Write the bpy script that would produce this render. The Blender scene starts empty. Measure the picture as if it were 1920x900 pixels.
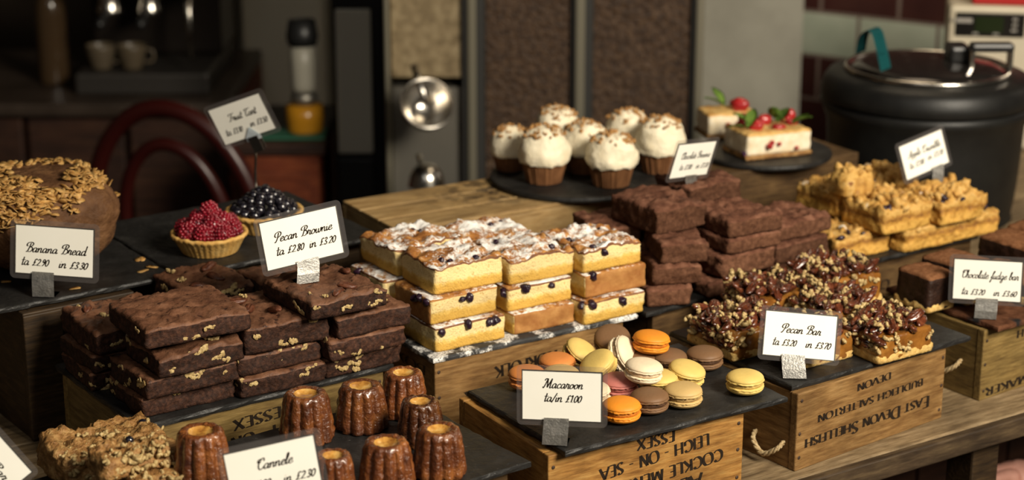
import bpy, bmesh, math, random
from mathutils import Vector, Matrix, noise

random.seed(7)
SC = bpy.context.scene
COL = SC.collection
PI = math.pi
sin, cos = math.sin, math.cos
U = random.uniform

# ------------------------------------------------------------------ camera
FPX, PITCH, CAM_H = 3600.0, math.radians(17.2), 0.88
cam_d = bpy.data.cameras.new('camera')
cam_d.sensor_width = 36.0
cam_d.lens = FPX / 1920 * 36.0
cam_d.clip_start = 0.05
cam_d.dof.use_dof = True
cam_d.dof.focus_distance = 2.06
cam_d.dof.aperture_fstop = 4.2
cam = bpy.data.objects.new('camera', cam_d)
COL.objects.link(cam)
cam.location = (0, 0, CAM_H)
cam.rotation_euler = (PI / 2 - PITCH, 0, 0)
SC.camera = cam
CP, SP = cos(PITCH), sin(PITCH)
CAM = Vector((0, 0, CAM_H))

def ray(px, py):
    x, y = (px - 960) / FPX, -(py - 450) / FPX
    return Vector((x, CP + y * SP, -SP + y * CP))
def at(px, py, z):
    d = ray(px, py)
    return CAM + d * ((z - CAM_H) / d.z)
def atY(px, py, Y):
    d = ray(px, py)
    return CAM + d * (Y / d.y)
def onplane(px, py, p0, n):
    d = ray(px, py)
    return CAM + d * ((p0 - CAM).dot(n) / d.dot(n))

# ------------------------------------------------------------------ light
SC.view_settings.view_transform = 'Standard'
SC.view_settings.look = 'None'
SC.view_settings.gamma = 1.0
SC.view_settings.use_curve_mapping = False
SC.view_settings.exposure = 0.0
SC.cycles.use_denoising = True
SC.cycles.max_bounces = 6
world = bpy.data.worlds.new('world')
SC.world = world
world.use_nodes = True
world.node_tree.nodes['Background'].inputs[0].default_value = (1.0, 0.86, 0.68, 1)
world.node_tree.nodes['Background'].inputs[1].default_value = 0.035

def area(name, loc, target, size, energy, color, sy=None):
    l = bpy.data.lights.new(name, 'AREA')
    l.energy, l.color, l.size = energy, color, size
    if sy:
        l.shape, l.size_y = 'RECTANGLE', sy
    o = bpy.data.objects.new(name, l)
    COL.objects.link(o)
    o.location = loc
    o.rotation_euler = (Vector(target) - Vector(loc)).to_track_quat('-Z', 'Y').to_euler()
    return o
area('daylight', (1.65, 0.35, 1.70), (0.35, 2.1, 0.1), 0.9, 148, (1.0, 0.90, 0.74))
area('street_sky', (-0.6, -0.6, 2.3), (0.1, 2.2, 0.0), 1.4, 9, (1.0, 0.96, 0.9))
area('shop_lamp', (0.6, 3.3, 1.6), (0.5, 3.6, 0.0), 0.5, 5, (1.0, 0.8, 0.55))

# ------------------------------------------------------------------ helpers
def mesh_of(bm, name, smooth=True):
    me = bpy.data.meshes.new(name)
    bm.normal_update()
    bm.to_mesh(me)
    bm.free()
    if smooth:
        me.polygons.foreach_set('use_smooth', [True] * len(me.polygons))
    me.update()
    return me
def obj(name, data, mats, parent=None, loc=(0, 0, 0), rot=(0, 0, 0), scale=None, smooth=True):
    if isinstance(data, bmesh.types.BMesh):
        data = mesh_of(data, name, smooth)
    if mats is not None:
        if not isinstance(mats, (list, tuple)):
            mats = [mats]
        for m in mats:
            data.materials.append(m)
    o = bpy.data.objects.new(name, data)
    COL.objects.link(o)
    o.location, o.rotation_euler = loc, rot
    if scale is not None:
        o.scale = (scale,) * 3 if isinstance(scale, (int, float)) else scale
    o.parent = parent
    return o
def tag(o, label, cat, group=None, kind=None):
    o['label'], o['category'] = label, cat
    if group: o['group'] = group
    if kind: o['kind'] = kind
    return o
def thing(name, label, cat, loc=(0, 0, 0), rotz=0, group=None):
    o = bpy.data.objects.new(name, None)
    o.empty_display_size = 0.02
    COL.objects.link(o)
    o.location = loc
    o.rotation_euler = (0, 0, rotz)
    return tag(o, label, cat, group)
def struct(name, bm, m, loc=(0, 0, 0), rot=(0, 0, 0)):
    o = obj(name, bm, m, None, loc, rot, smooth=False)
    o['kind'] = 'structure'
    return o

def add_box(bm, x0, x1, y0, y1, z0, z1, mat_i=0, bev=0.0):
    vs = [bm.verts.new((x, y, z)) for z in (z0, z1) for y in (y0, y1) for x in (x0, x1)]
    fs = [bm.faces.new([vs[i] for i in q]) for q in ((0, 2, 3, 1), (4, 5, 7, 6), (0, 1, 5, 4), (2, 6, 7, 3), (0, 4, 6, 2), (1, 3, 7, 5))]
    if bev:
        es = {e for f in fs for e in f.edges}
        r = bmesh.ops.bevel(bm, geom=list(es), offset=bev, segments=2, affect='EDGES', profile=0.5)
        fs = r['faces']
    for f in fs:
        f.material_index = mat_i
    return bm
def box(x0, x1, y0, y1, z0, z1, bev=0.0):
    return add_box(bmesh.new(), x0, x1, y0, y1, z0, z1, 0, bev)
def lathe(prof, n=48, bm=None, fn=None, cap=True, mat_fn=None):
    """prof: (r, z) list. fn(r, z, a) may return an altered (r, z)."""
    bm = bm or bmesh.new()
    rows = []
    for (r, z) in prof:
        if r < 1e-6:
            rows.append([bm.verts.new((0, 0, fn(0, z, 0)[1] if fn else z))])
        else:
            row = []
            for i in range(n):
                a = 2 * PI * i / n
                rr, zz = fn(r, z, a) if fn else (r, z)
                row.append(bm.verts.new((rr * cos(a), rr * sin(a), zz)))
            rows.append(row)
    for k in range(len(rows) - 1):
        A, B = rows[k], rows[k + 1]
        for i in range(n):
            j = (i + 1) % n
            if len(A) == 1 and len(B) == 1: continue
            if len(A) == 1: f = bm.faces.new((A[0], B[j], B[i]))
            elif len(B) == 1: f = bm.faces.new((A[i], A[j], B[0]))
            else: f = bm.faces.new((A[i], A[j], B[j], B[i]))
            if mat_fn: f.material_index = mat_fn(k)
    if cap:
        for row, rev in ((rows[0], True), (rows[-1], False)):
            if len(row) > 1:
                f = bm.faces.new(row[::-1] if rev else row)
    bmesh.ops.recalc_face_normals(bm, faces=bm.faces)
    return bm
def tube(bm, pts, r, n=8, closed=False, mat_i=0):
    pts = [Vector(p) for p in pts]
    rad = r if isinstance(r, (list, tuple)) else [r] * len(pts)
    prev = None
    rings = []
    for i, p in enumerate(pts):
        a = pts[i - 1] if i or closed else p
        b = pts[(i + 1) % len(pts)] if i < len(pts) - 1 or closed else p
        t = (b - a).normalized()
        if prev is None:
            ref = Vector((0, 0, 1)) if abs(t.z) < .9 else Vector((1, 0, 0))
            u = t.cross(ref).normalized()
        else:
            u = (prev - t * prev.dot(t)).normalized()
        prev = u
        v = t.cross(u)
        rings.append([bm.verts.new(p + (u * cos(2 * PI * k / n) + v * sin(2 * PI * k / n)) * rad[i]) for k in range(n)])
    m = len(rings)
    for i in range(m if closed else m - 1):
        A, B = rings[i], rings[(i + 1) % m]
        for k in range(n):
            bm.faces.new((A[k], A[(k + 1) % n], B[(k + 1) % n], B[k])).material_index = mat_i
    if not closed:
        bm.faces.new(rings[0][::-1]).material_index = mat_i
        bm.faces.new(rings[-1]).material_index = mat_i
    return bm
def smooth_path(pts, k=6):
    P = [Vector(p) for p in pts]
    if len(P) < 3: return P
    out = []
    for i in range(len(P) - 1):
        p0, p1, p2, p3 = P[max(i - 1, 0)], P[i], P[i + 1], P[min(i + 2, len(P) - 1)]
        for s in range(k):
            t = s / k
            out.append(0.5 * ((2 * p1) + (p2 - p0) * t + (2 * p0 - 5 * p1 + 4 * p2 - p3) * t * t + (3 * p1 - p0 - 3 * p2 + p3) * t ** 3))
    out.append(P[-1])
    return out
def fbm(p, s=1.0, o=3):
    return noise.fractal(Vector(p) * s, 1.0, 2.0, o)

def slab(w, d, t, seed=0, amp=0.0012, res=0.0045, rnd=0.004, dome=0.0, lump=0.0, lump_s=90, taper=0.0, baked=(), warp=.0012, rim=1):
    """A cut piece of tray bake, base centre at the origin. slots: 0 cut side, 1 top crust, 2 baked side."""
    bm = bmesh.new()
    nx, ny, nz = max(4, int(w / res)), max(4, int(d / res)), max(4, int(t / (res * .8)))
    V = {}
    off = Vector((seed * 3.17, seed * 1.31, seed * .77))
    def vert(i, j, k):
        q = (i, j, k)
        if q in V: return V[q]
        p = Vector((-w / 2 + w * i / nx, -d / 2 + d * j / ny, t * k / nz))
        c = Vector((max(-w / 2 + rnd, min(w / 2 - rnd, p.x)), max(-d / 2 + rnd, min(d / 2 - rnd, p.y)), max(rnd * .5, min(t - rnd, p.z))))
        dr = p - c
        if dr.length > 1e-9:
            n = dr.normalized()
            p = c + n * min(dr.length, rnd)
        else:
            n = Vector((0, 0, 1))
        a = amp * (fbm((p + off), 110, 3) * 1.0 + fbm(p + off, 420, 2) * .45)
        if k == 0: a = min(a, 0) * .3
        p = p + n * a
        f = p.z / t
        if warp:
            q3 = p + off
            p.x += warp * fbm(q3 + Vector((3, 0, 0)), 24, 2); p.y += warp * fbm(q3 + Vector((0, 9, 0)), 24, 2)
            if k: p.z += warp * .5 * f * fbm(q3 + Vector((0, 0, 5)), 20, 2)
        p.x *= 1 - taper * f
        p.y *= 1 - taper * f
        if f > .3:
            g = (f - .3) / .7
            p.z += dome * g * (1 - (2 * p.x / w) ** 2 * .6 - (2 * p.y / d) ** 2 * .6)
            if lump: p.z += lump * g * g * (fbm(p.xy.to_3d() + off, lump_s, 3) + .15)
        V[q] = bm.verts.new(p)
        return V[q]
    def quad(a, b, c, e, m):
        bm.faces.new((vert(*a), vert(*b), vert(*c), vert(*e))).material_index = m
    for i in range(nx):
        for j in range(ny):
            quad((i, j, 0), (i, j + 1, 0), (i + 1, j + 1, 0), (i + 1, j, 0), 0)
            quad((i, j, nz), (i + 1, j, nz), (i + 1, j + 1, nz), (i, j + 1, nz), 1)
    for k in range(nz):
        top = rim if k == nz - 1 else 0
        for i in range(nx):
            quad((i, 0, k), (i + 1, 0, k), (i + 1, 0, k + 1), (i, 0, k + 1), top or (2 if 'f' in baked else 0))
            quad((i, ny, k), (i, ny, k + 1), (i + 1, ny, k + 1), (i + 1, ny, k), top or (2 if 'b' in baked else 0))
        for j in range(ny):
            quad((0, j, k), (0, j, k + 1), (0, j + 1, k + 1), (0, j + 1, k), top or (2 if 'l' in baked else 0))
            quad((nx, j, k), (nx, j + 1, k), (nx, j + 1, k + 1), (nx, j, k + 1), top or (2 if 'r' in baked else 0))
    return bm
def lumpy(r, seed, amp=.25, sub=2, sc=(1, 1, 1), freq=1.6):
    bm = bmesh.new()
    bmesh.ops.create_icosphere(bm, subdivisions=sub, radius=1)
    for v in bm.verts:
        n = v.co.normalized()
        k = 1 + amp * fbm(n * freq + Vector((seed * 5.1, seed, -seed)), 1, 3)
        v.co = Vector((n.x * sc[0], n.y * sc[1], n.z * sc[2])) * k * r
    return bm
def merge(bm, src, M=None, mat_i=None):
    """add mesh data SRC, transformed by M, to bm"""
    n0 = len(bm.verts)
    f0 = len(bm.faces)
    bm.from_mesh(src)
    bm.verts.ensure_lookup_table(); bm.faces.ensure_lookup_table()
    if M is not None:
        for v in bm.verts[n0:]: v.co = M @ v.co
    if mat_i is not None:
        for f in bm.faces[f0:]: f.material_index = mat_i
def TRS(loc, rot=(0, 0, 0), s=1.0):
    from mathutils import Euler
    S = Matrix.Diagonal((s, s, s, 1)) if isinstance(s, (int, float)) else Matrix.Diagonal((*s, 1))
    return Matrix.Translation(loc) @ Euler(rot).to_matrix().to_4x4() @ S

# ------------------------------------------------------------------ materials
class NT:
    def __init__(s, name):
        s.m = bpy.data.materials.new(name)
        s.m.use_nodes = True
        s.t = s.m.node_tree
        s.b = s.t.nodes['Principled BSDF']
    def n(s, typ, **kw):
        x = s.t.nodes.new(typ)
        for k, v in kw.items():
            if k[0] == '_':
                key = k[1:]
                key = int(key) if key.isdigit() else key.replace('_', ' ')
                if hasattr(v, 'is_output'): s.t.links.new(v, x.inputs[key])
                else: x.inputs[key].default_value = v
            else: setattr(x, k, v)
        return x
    def set(s, key, v):
        if hasattr(v, 'is_output'): s.t.links.new(v, s.b.inputs[key])
        else: s.b.inputs[key].default_value = v
    def coords(s, stretch=(1, 1, 1)):
        tc = s.n('ShaderNodeTexCoord')
        oi = s.n('ShaderNodeObjectInfo')
        mul = s.n('ShaderNodeMath', operation='MULTIPLY', _0=oi.outputs['Random'], _1=7.3)
        add = s.n('ShaderNodeVectorMath', operation='ADD', _0=tc.outputs['Object'], _1=mul.outputs[0])
        mp = s.n('ShaderNodeMapping', _Vector=add.outputs[0])
        mp.inputs['Scale'].default_value = stretch
        s.local = tc.outputs['Object']
        s.rand = oi.outputs['Random']
        return mp.outputs[0]
    def noise(s, vec, scale, detail=4, rough=.55):
        return s.n('ShaderNodeTexNoise', _Vector=vec, _Scale=scale, _Detail=detail, _Roughness=rough).outputs['Fac']
    def ramp(s, fac, stops):
        r = s.n('ShaderNodeValToRGB', _Fac=fac)
        e = r.color_ramp.elements
        while len(e) < len(stops): e.new(.5)
        for el, (p, c) in zip(e, stops):
            el.position = p
            el.color = (*c, 1) if len(c) == 3 else c
        return r.outputs['Color']
    def mix(s, fac, a, b):
        x = s.n('ShaderNodeMix', data_type='RGBA')
        for i, v in ((0, fac), (6, a), (7, b)):
            if hasattr(v, 'is_output'): s.t.links.new(v, x.inputs[i])
            else: x.inputs[i].default_value = v if i == 0 else (*v, 1)
        return x.outputs[2]
    def math(s, op, a, b=0.0):
        return s.n('ShaderNodeMath', operation=op, _0=a, _1=b).outputs[0]
    def bump(s, h, strength, dist=.002):
        x = s.n('ShaderNodeBump', _Height=h, _Strength=strength, _Distance=dist)
        s.t.links.new(x.outputs[0], s.b.inputs['Normal'])
def smat(name, stops, scale=120, rough=.7, bump=.4, bscale=300, spec=.3, stretch=(1, 1, 1), specks=(), detail=5, bdist=.002, coat=0, vary=0.0, sss=0, metal=0):
    t = NT(name)
    v = t.coords(stretch)
    c = t.ramp(t.noise(v, scale, detail), stops)
    for (col, sc, lo, hi) in specks:
        f = t.ramp(t.noise(v, sc, 3), [(lo, (0, 0, 0)), (hi, (1, 1, 1))])
        c = t.mix(f, c, col)
    if vary:
        hsv = t.n('ShaderNodeHueSaturation', _Color=c)
        k = t.math('ADD', t.math('MULTIPLY', t.rand, 2 * vary), 1 - vary)
        t.t.links.new(k, hsv.inputs['Value'])
        c = hsv.outputs[0]
    t.set('Base Color', c)
    t.set('Roughness', rough)
    t.set('Specular IOR Level', spec)
    if metal: t.set('Metallic', metal)
    if coat:
        t.set('Coat Weight', coat); t.set('Coat Roughness', .12)
    if sss:
        t.set('Subsurface Weight', sss); t.set('Subsurface Radius', (.006, .003, .0015)); t.set('Subsurface Scale', 1.0)
    if bump: t.bump(t.noise(v, bscale, 4), bump, bdist)
    return t.m
def plain(name, col, rough=.5, metal=0, spec=.5, coat=0):
    t = NT(name)
    t.set('Base Color', (*col, 1)); t.set('Roughness', rough); t.set('Metallic', metal); t.set('Specular IOR Level', spec)
    if coat: t.set('Coat Weight', coat)
    return t.m

def wood(name, a, b, c, rough=.6, scale=26, grain=(1, 8, 8), worn=False):
    if grain[0] == 1: SIDE[name] = lambda: wood(name + '_end', a, b, c, rough, scale, (8, 1, 8))
    t = NT(name)
    v = t.coords(grain)
    g = t.noise(v, scale, 7, .62)
    col = t.ramp(g, [(.3, a), (.5, b), (.72, c)])
    v2 = t.coords((1, 1.6, 1.6))
    st = t.ramp(t.noise(v2, 11, 5, .6), [(.42, (0, 0, 0)), (.75, (1, 1, 1))])
    col = t.mix(t.math('MULTIPLY', st, .6), col, tuple(x * .35 for x in a))
    fine = t.ramp(t.noise(t.coords((2, 60, 60) if grain[0] == 1 else (60, 2, 60)), 30, 3), [(.35, (.45, .45, .45)), (.6, (1, 1, 1))])
    if worn:
        gp = t.n('ShaderNodeMapping', _Vector=t.local)
        gp.inputs['Location'].default_value = (-1.25, -1.0, -1.5); gp.inputs['Scale'].default_value = (5.2, 9.5, 10)
        ln = t.n('ShaderNodeVectorMath', operation='LENGTH', _0=gp.outputs[0]).outputs['Value']
        pr = t.math('MULTIPLY', t.math('SUBTRACT', 1.0, t.math('MINIMUM', ln, 1.0)), 1.3)
        blot = t.ramp(t.noise(t.coords((1, 1.3, 1)), 42, 4, .7), [(.48, (0, 0, 0)), (.56, (1, 1, 1))])
        col = t.mix(t.math('MULTIPLY', blot, t.math('MINIMUM', pr, .9)), col, (.035, .022, .012))
    mm = t.n('ShaderNodeMix', data_type='RGBA', blend_type='MULTIPLY')
    mm.inputs[0].default_value = .55
    t.t.links.new(col, mm.inputs[6]); t.t.links.new(fine, mm.inputs[7])
    t.set('Base Color', mm.outputs[2])
    t.set('Roughness', rough); t.set('Specular IOR Level', .3)
    t.bump(g, .25, .002)
    return t.m
M = {}
SIDE = {}
M['crate'] = wood('crate_wood', (.17, .070, .014), (.37, .18, .044), (.52, .30, .09))
M['crate_pale'] = wood('pale_crate_wood', (.25, .14, .05), (.42, .27, .11), (.55, .38, .18))
M['crate_dark'] = wood('dark_crate_wood', (.05, .026, .010), (.10, .055, .021), (.17, .10, .038))
M['crate_old'] = wood('old_blackened_crate_wood', (.018, .010, .004), (.045, .025, .010), (.09, .052, .02))
M['crate_brown'] = wood('brown_crate_wood', (.13, .06, .018), (.25, .135, .045), (.37, .22, .085))
M['crate_olive'] = wood('olive_crate_wood', (.11, .065, .020), (.21, .135, .042), (.32, .215, .075))
M['shelf_edge'] = wood('worn_shelf_edge_wood', (.025, .015, .008), (.06, .038, .02), (.12, .08, .04), scale=18)
M['shelf'] = wood('shelf_wood', (.11, .07, .035), (.26, .18, .095), (.42, .31, .18), scale=18)
M['dark_wood'] = wood('dark_panel_wood', (.018, .008, .005), (.04, .016, .009), (.07, .03, .015), scale=8)
M['red_wood'] = wood('red_brown_wood', (.07, .012, .004), (.16, .032, .01), (.24, .06, .018), scale=8)
M['ink'] = plain('stencil_ink', (.018, .012, .008), .8, spec=.1)
M['ink_faded'] = plain('faded_stencil_ink', (.05, .03, .015), .85, spec=.1)
M['nail'] = smat('rusty_nail', [(.3, (.02, .012, .008)), (.7, (.07, .04, .025))], 300, .6, .3)
M['rope'] = smat('rope_fibre', [(.3, (.30, .20, .09)), (.7, (.62, .48, .27))], 300, .9, .5, 800)
M['slate'] = smat('slate', [(.3, (.008, .0075, .007)), (.6, (.017, .016, .015)), (.8, (.035, .033, .030))], 35, .5, .5, 90, .35, specks=[((.12, .115, .11), 260, .70, .78)], bdist=.003)
M['slate_sugar'] = smat('sugar_dusted_slate', [(.3, (.02, .02, .021)), (.6, (.05, .05, .05)), (.8, (.09, .088, .085))], 35, .6, .5, 90, .35, specks=[((.78, .76, .72), 45, .47, .56), ((.03, .03, .03), 500, .5, .62)], bdist=.003)
M['slate_cocoa'] = smat('cocoa_dusted_slate', [(.3, (.05, .018, .008)), (.7, (.13, .055, .028))], 90, .9, .4, 400, .1, specks=[((.015, .014, .014), 22, .52, .62)])
# bakes
M['brownie'] = smat('brownie_crumb', [(.28, (.012, .005, .003)), (.5, (.035, .014, .008)), (.75, (.085, .034, .018))], 210, .75, .8, 330, .25, vary=.25)
M['brownie_top'] = smat('brownie_crust', [(.25, (.055, .020, .010)), (.5, (.14, .060, .030)), (.8, (.23, .11, .06))], 60, .6, .6, 220, .3, specks=[((.03, .01, .005), 90, .6, .68)], vary=.12)
M['choc'] = smat('chocolate_brownie_crumb', [(.25, (.045, .018, .010)), (.5, (.092, .040, .021)), (.8, (.17, .078, .044))], 170, .85, .6, 360, .15, vary=.25)
M['choc_top'] = smat('chocolate_brownie_crust', [(.25, (.05, .018, .010)), (.5, (.125, .052, .030)), (.8, (.24, .115, .07))], 80, .85, .6, 300, .15, vary=.12)
t = NT('blueberry_cake_crumb')
v = t.coords()
sep = t.n('ShaderNodeSeparateXYZ', _0=t.local)
nz = t.noise(v, 140, 5)
zz = t.math('ADD', sep.outputs[2], t.math('MULTIPLY', t.math('SUBTRACT', nz, .5), .012))
lay = t.ramp(t.math('MULTIPLY', zz, 30), [(.26, (.60, .36, .075)), (.36, (.72, .48, .13)), (.46, (.81, .63, .30))])
lay = t.mix(t.ramp(t.noise(v, 420, 3), [(.28, (1, 1, 1)), (.42, (0, 0, 0))]), lay, (.50, .29, .07))
hs = t.n('ShaderNodeHueSaturation', _Color=lay)
t.t.links.new(t.math('ADD', t.math('MULTIPLY', t.rand, .2), .88), hs.inputs['Value'])
t.set('Base Color', hs.outputs[0]); t.set('Roughness', .85); t.set('Specular IOR Level', .15)
t.bump(t.noise(v, 420, 4), .9, .002)
M['cake'] = t.m
t = NT('icing_sugar_crust')
v = t.coords()
base = t.ramp(t.noise(v, 70, 5), [(.3, (.16, .055, .014)), (.5, (.34, .14, .035)), (.72, (.58, .31, .10))])
big = t.noise(v, 22, 3)
fine = t.noise(v, 210, 4, .65)
msk = t.ramp(t.math('ADD', t.math('MULTIPLY', big, .9), t.math('MULTIPLY', fine, .6)), [(.72, (0, 0, 0)), (.84, (1, 1, 1))])
t.set('Base Color', t.mix(msk, base, (.86, .84, .80))); t.set('Roughness', .8); t.set('Specular IOR Level', .2)
t.bump(t.noise(v, 130, 4), .7, .003)
M['icing'] = t.m
M['baked'] = smat('baked_side', [(.3, (.27, .10, .025)), (.6, (.42, .20, .06)), (.8, (.58, .33, .12))], 60, .7, .3, 300, .25)
M['baked_dark'] = smat('dark_baked_crust', [(.3, (.10, .035, .012)), (.6, (.20, .08, .03)), (.8, (.30, .14, .05))], 60, .6, .3, 300, .3)
M['berry_dark'] = smat('cooked_blueberry', [(.3, (.008, .004, .010)), (.7, (.035, .014, .028))], 160, .28, .4, 300, .5)
M['nut'] = smat('pale_nut', [(.3, (.22, .13, .045)), (.55, (.46, .33, .14)), (.8, (.70, .57, .32))], 330, .6, .5, 400, .35)
M['pecan'] = smat('glazed_pecan', [(.3, (.035, .008, .004)), (.55, (.10, .025, .010)), (.8, (.22, .070, .025))], 150, .2, .5, 260, .6, coat=.6, vary=.35)
M['pecan_dry'] = smat('baked_pecan', [(.3, (.05, .014, .007)), (.7, (.15, .05, .022))], 150, .45, .4, 260, .4)
M['caramel'] = smat('caramel', [(.3, (.13, .045, .008)), (.6, (.26, .105, .018)), (.8, (.40, .19, .04))], 60, .25, .3, 160, .5, coat=.4)
M['shortbread'] = smat('shortbread', [(.3, (.42, .25, .07)), (.6, (.62, .42, .15)), (.8, (.76, .58, .28))], 180, .85, .7, 350, .15)
t = NT('apple_cake')
v = t.coords()
sep = t.n('ShaderNodeSeparateXYZ', _0=t.local)
nz = t.noise(v, 90, 5)
zz = t.math('ADD', sep.outputs[2], t.math('MULTIPLY', t.math('SUBTRACT', nz, .5), .016))
lay = t.ramp(t.math('MULTIPLY', zz, 30), [(.36, (.60, .34, .075)), (.46, (.48, .24, .045)), (.56, (.20, .085, .022)), (.66, (.42, .21, .045)), (.76, (.58, .35, .10))])
lay = t.mix(t.ramp(t.noise(v, 150, 4), [(.36, (1, 1, 1)), (.5, (0, 0, 0))]), lay, (.40, .20, .035))
t.set('Base Color', lay); t.set('Roughness', .65); t.set('Specular IOR Level', .25)
t.bump(t.noise(v, 250, 4), .7, .003)
M['apple'] = t.m
M['crumble'] = smat('crumble_topping', [(.25, (.26, .11, .022)), (.5, (.52, .29, .07)), (.78, (.74, .52, .21))], 60, .6, .6, 300, .3, specks=[((.88, .82, .70), 38, .64, .72), ((.22, .09, .025), 60, .64, .70)])
M['fudge'] = smat('dark_fudge', [(.3, (.010, .004, .0025)), (.7, (.032, .013, .007))], 120, .5, .5, 300, .35)
M['cocoa'] = smat('cocoa_powder', [(.3, (.12, .048, .02)), (.7, (.24, .11, .052))], 160, .95, .5, 600, .05)
M['flapjack'] = smat('oat_flapjack', [(.25, (.13, .055, .016)), (.5, (.30, .15, .045)), (.78, (.52, .33, .13))], 120, .5, 1.0, 200, .4, bdist=.004)
M['seed'] = smat('pumpkin_seed', [(.3, (.24, .22, .11)), (.7, (.46, .42, .24))], 200, .4, .2)
M['loaf'] = smat('banana_bread_crust', [(.25, (.045, .018, .007)), (.5, (.105, .047, .018)), (.8, (.20, .10, .042))], 38, .7, 1.0, 110, .25, bdist=.004)
M['almond'] = smat('toasted_almond', [(.25, (.25, .11, .025)), (.5, (.47, .26, .075)), (.8, (.66, .46, .19))], 130, .5, .2, 300, .35, vary=.25)
M['frosting'] = smat('cream_frosting', [(.3, (.76, .66, .46)), (.7, (.86, .79, .61))], 50, .55, .5, 140, .3, bdist=.004)
M['wrapper'] = smat('brown_paper_case', [(.3, (.10, .04, .015)), (.7, (.20, .09, .036))], 90, .75, .2, 400, .2, stretch=(1, 1, .4))
M['chopped'] = smat('chopped_nut', [(.3, (.22, .09, .025)), (.6, (.44, .24, .08)), (.8, (.62, .42, .2))], 300, .6, .3)
M['cannele'] = smat('caramelised_crust', [(.25, (.03, .008, .004)), (.5, (.105, .031, .009)), (.8, (.28, .10, .024))], 55, .25, .9, 200, .5, coat=.7, vary=.5, bdist=.003)
M['cannele_top'] = smat('golden_hollow', [(.3, (.20, .07, .013)), (.52, (.50, .25, .05)), (.78, (.76, .52, .18))], 90, .35, .4, 200, .5, coat=.4)
M['crust'] = smat('tart_pastry', [(.25, (.42, .21, .05)), (.5, (.62, .36, .10)), (.8, (.76, .52, .20))], 90, .65, .4, 300, .25)
M['raspberry'] = smat('raspberry', [(.3, (.11, .002, .006)), (.7, (.30, .008, .022))], 60, .22, .2, 300, .5, coat=.4)
M['blackberry'] = smat('glazed_black_berry', [(.3, (.004, .004, .006)), (.7, (.014, .012, .018))], 60, .12, .1, 300, .6, coat=.6)
M['cheese'] = smat('cheesecake', [(.3, (.76, .62, .40)), (.7, (.87, .78, .60))], 90, .7, .3, 300, .25)
M['cheese_top'] = smat('browned_cheesecake_top', [(.3, (.50, .25, .06)), (.6, (.72, .48, .18)), (.8, (.84, .68, .38))], 50, .6, .3, 300, .3)
M['strawberry'] = smat('strawberry_slice', [(.3, (.26, .008, .010)), (.7, (.48, .03, .03))], 120, .25, .2, 400, .5, coat=.5)
M['mint'] = smat('mint_leaf', [(.3, (.06, .13, .015)), (.7, (.20, .32, .05))], 120, .5, .3)
M['violet'] = plain('violet_petal', (.16, .05, .20), .6)
MAC = {k: smat('macaron_' + k, [(.3, tuple(x * .88 for x in c)), (.7, c)], 60, .55, .12, 300, .3) for k, c in dict(
    orange=(.78, .27, .022), brown=(.185, .098, .046), yellow=(.70, .50, .15), tan=(.56, .38, .15), cream=(.80, .66, .46), pink=(.50, .17, .14), coral=(.62, .22, .055)).items()}
MACF = {k: smat('macaron_filling_' + k, [(.3, tuple(x * .7 for x in c)), (.7, c)], 160, .7, .5, 400, .2) for k, c in dict(
    orange=(.58, .18, .02), brown=(.075, .035, .017), yellow=(.58, .40, .12), tan=(.42, .27, .10), cream=(.70, .52, .33), pink=(.36, .10, .08), coral=(.45, .15, .04)).items()}
# signs and metals
M['card'] = smat('cream_card', [(.3, (.84, .82, .73)), (.7, (.87, .85, .77))], 20, .6, 0, 10, .3)
M['clip'] = smat('brushed_steel_clip', [(.3, (.36, .35, .33)), (.7, (.62, .60, .56))], 180, .42, .3, 500, .5, metal=.75)
M['steel'] = plain('polished_steel', (.55, .52, .47), .22, 1.0)
M['dull_steel'] = plain('dull_steel', (.30, .28, .24), .45, .9)
M['black_plastic'] = plain('black_plastic', (.012, .012, .012), .4)
t = NT('clear_sleeve_plastic')
t.set('Base Color', (.16, .145, .14, 1)); t.set('Roughness', .15); t.set('Alpha', .17); t.set('Specular IOR Level', .6)
M['sleeve'] = t.m
t = NT('clear_glass')
t.set('Base Color', (.9, .92, .9, 1)); t.set('Roughness', .03); t.set('Alpha', .22); t.set('Specular IOR Level', .6)
M['glass'] = t.m
M['card_shadow'] = plain('card_edge_shadow_line', (.05, .045, .04), .5)

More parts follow.
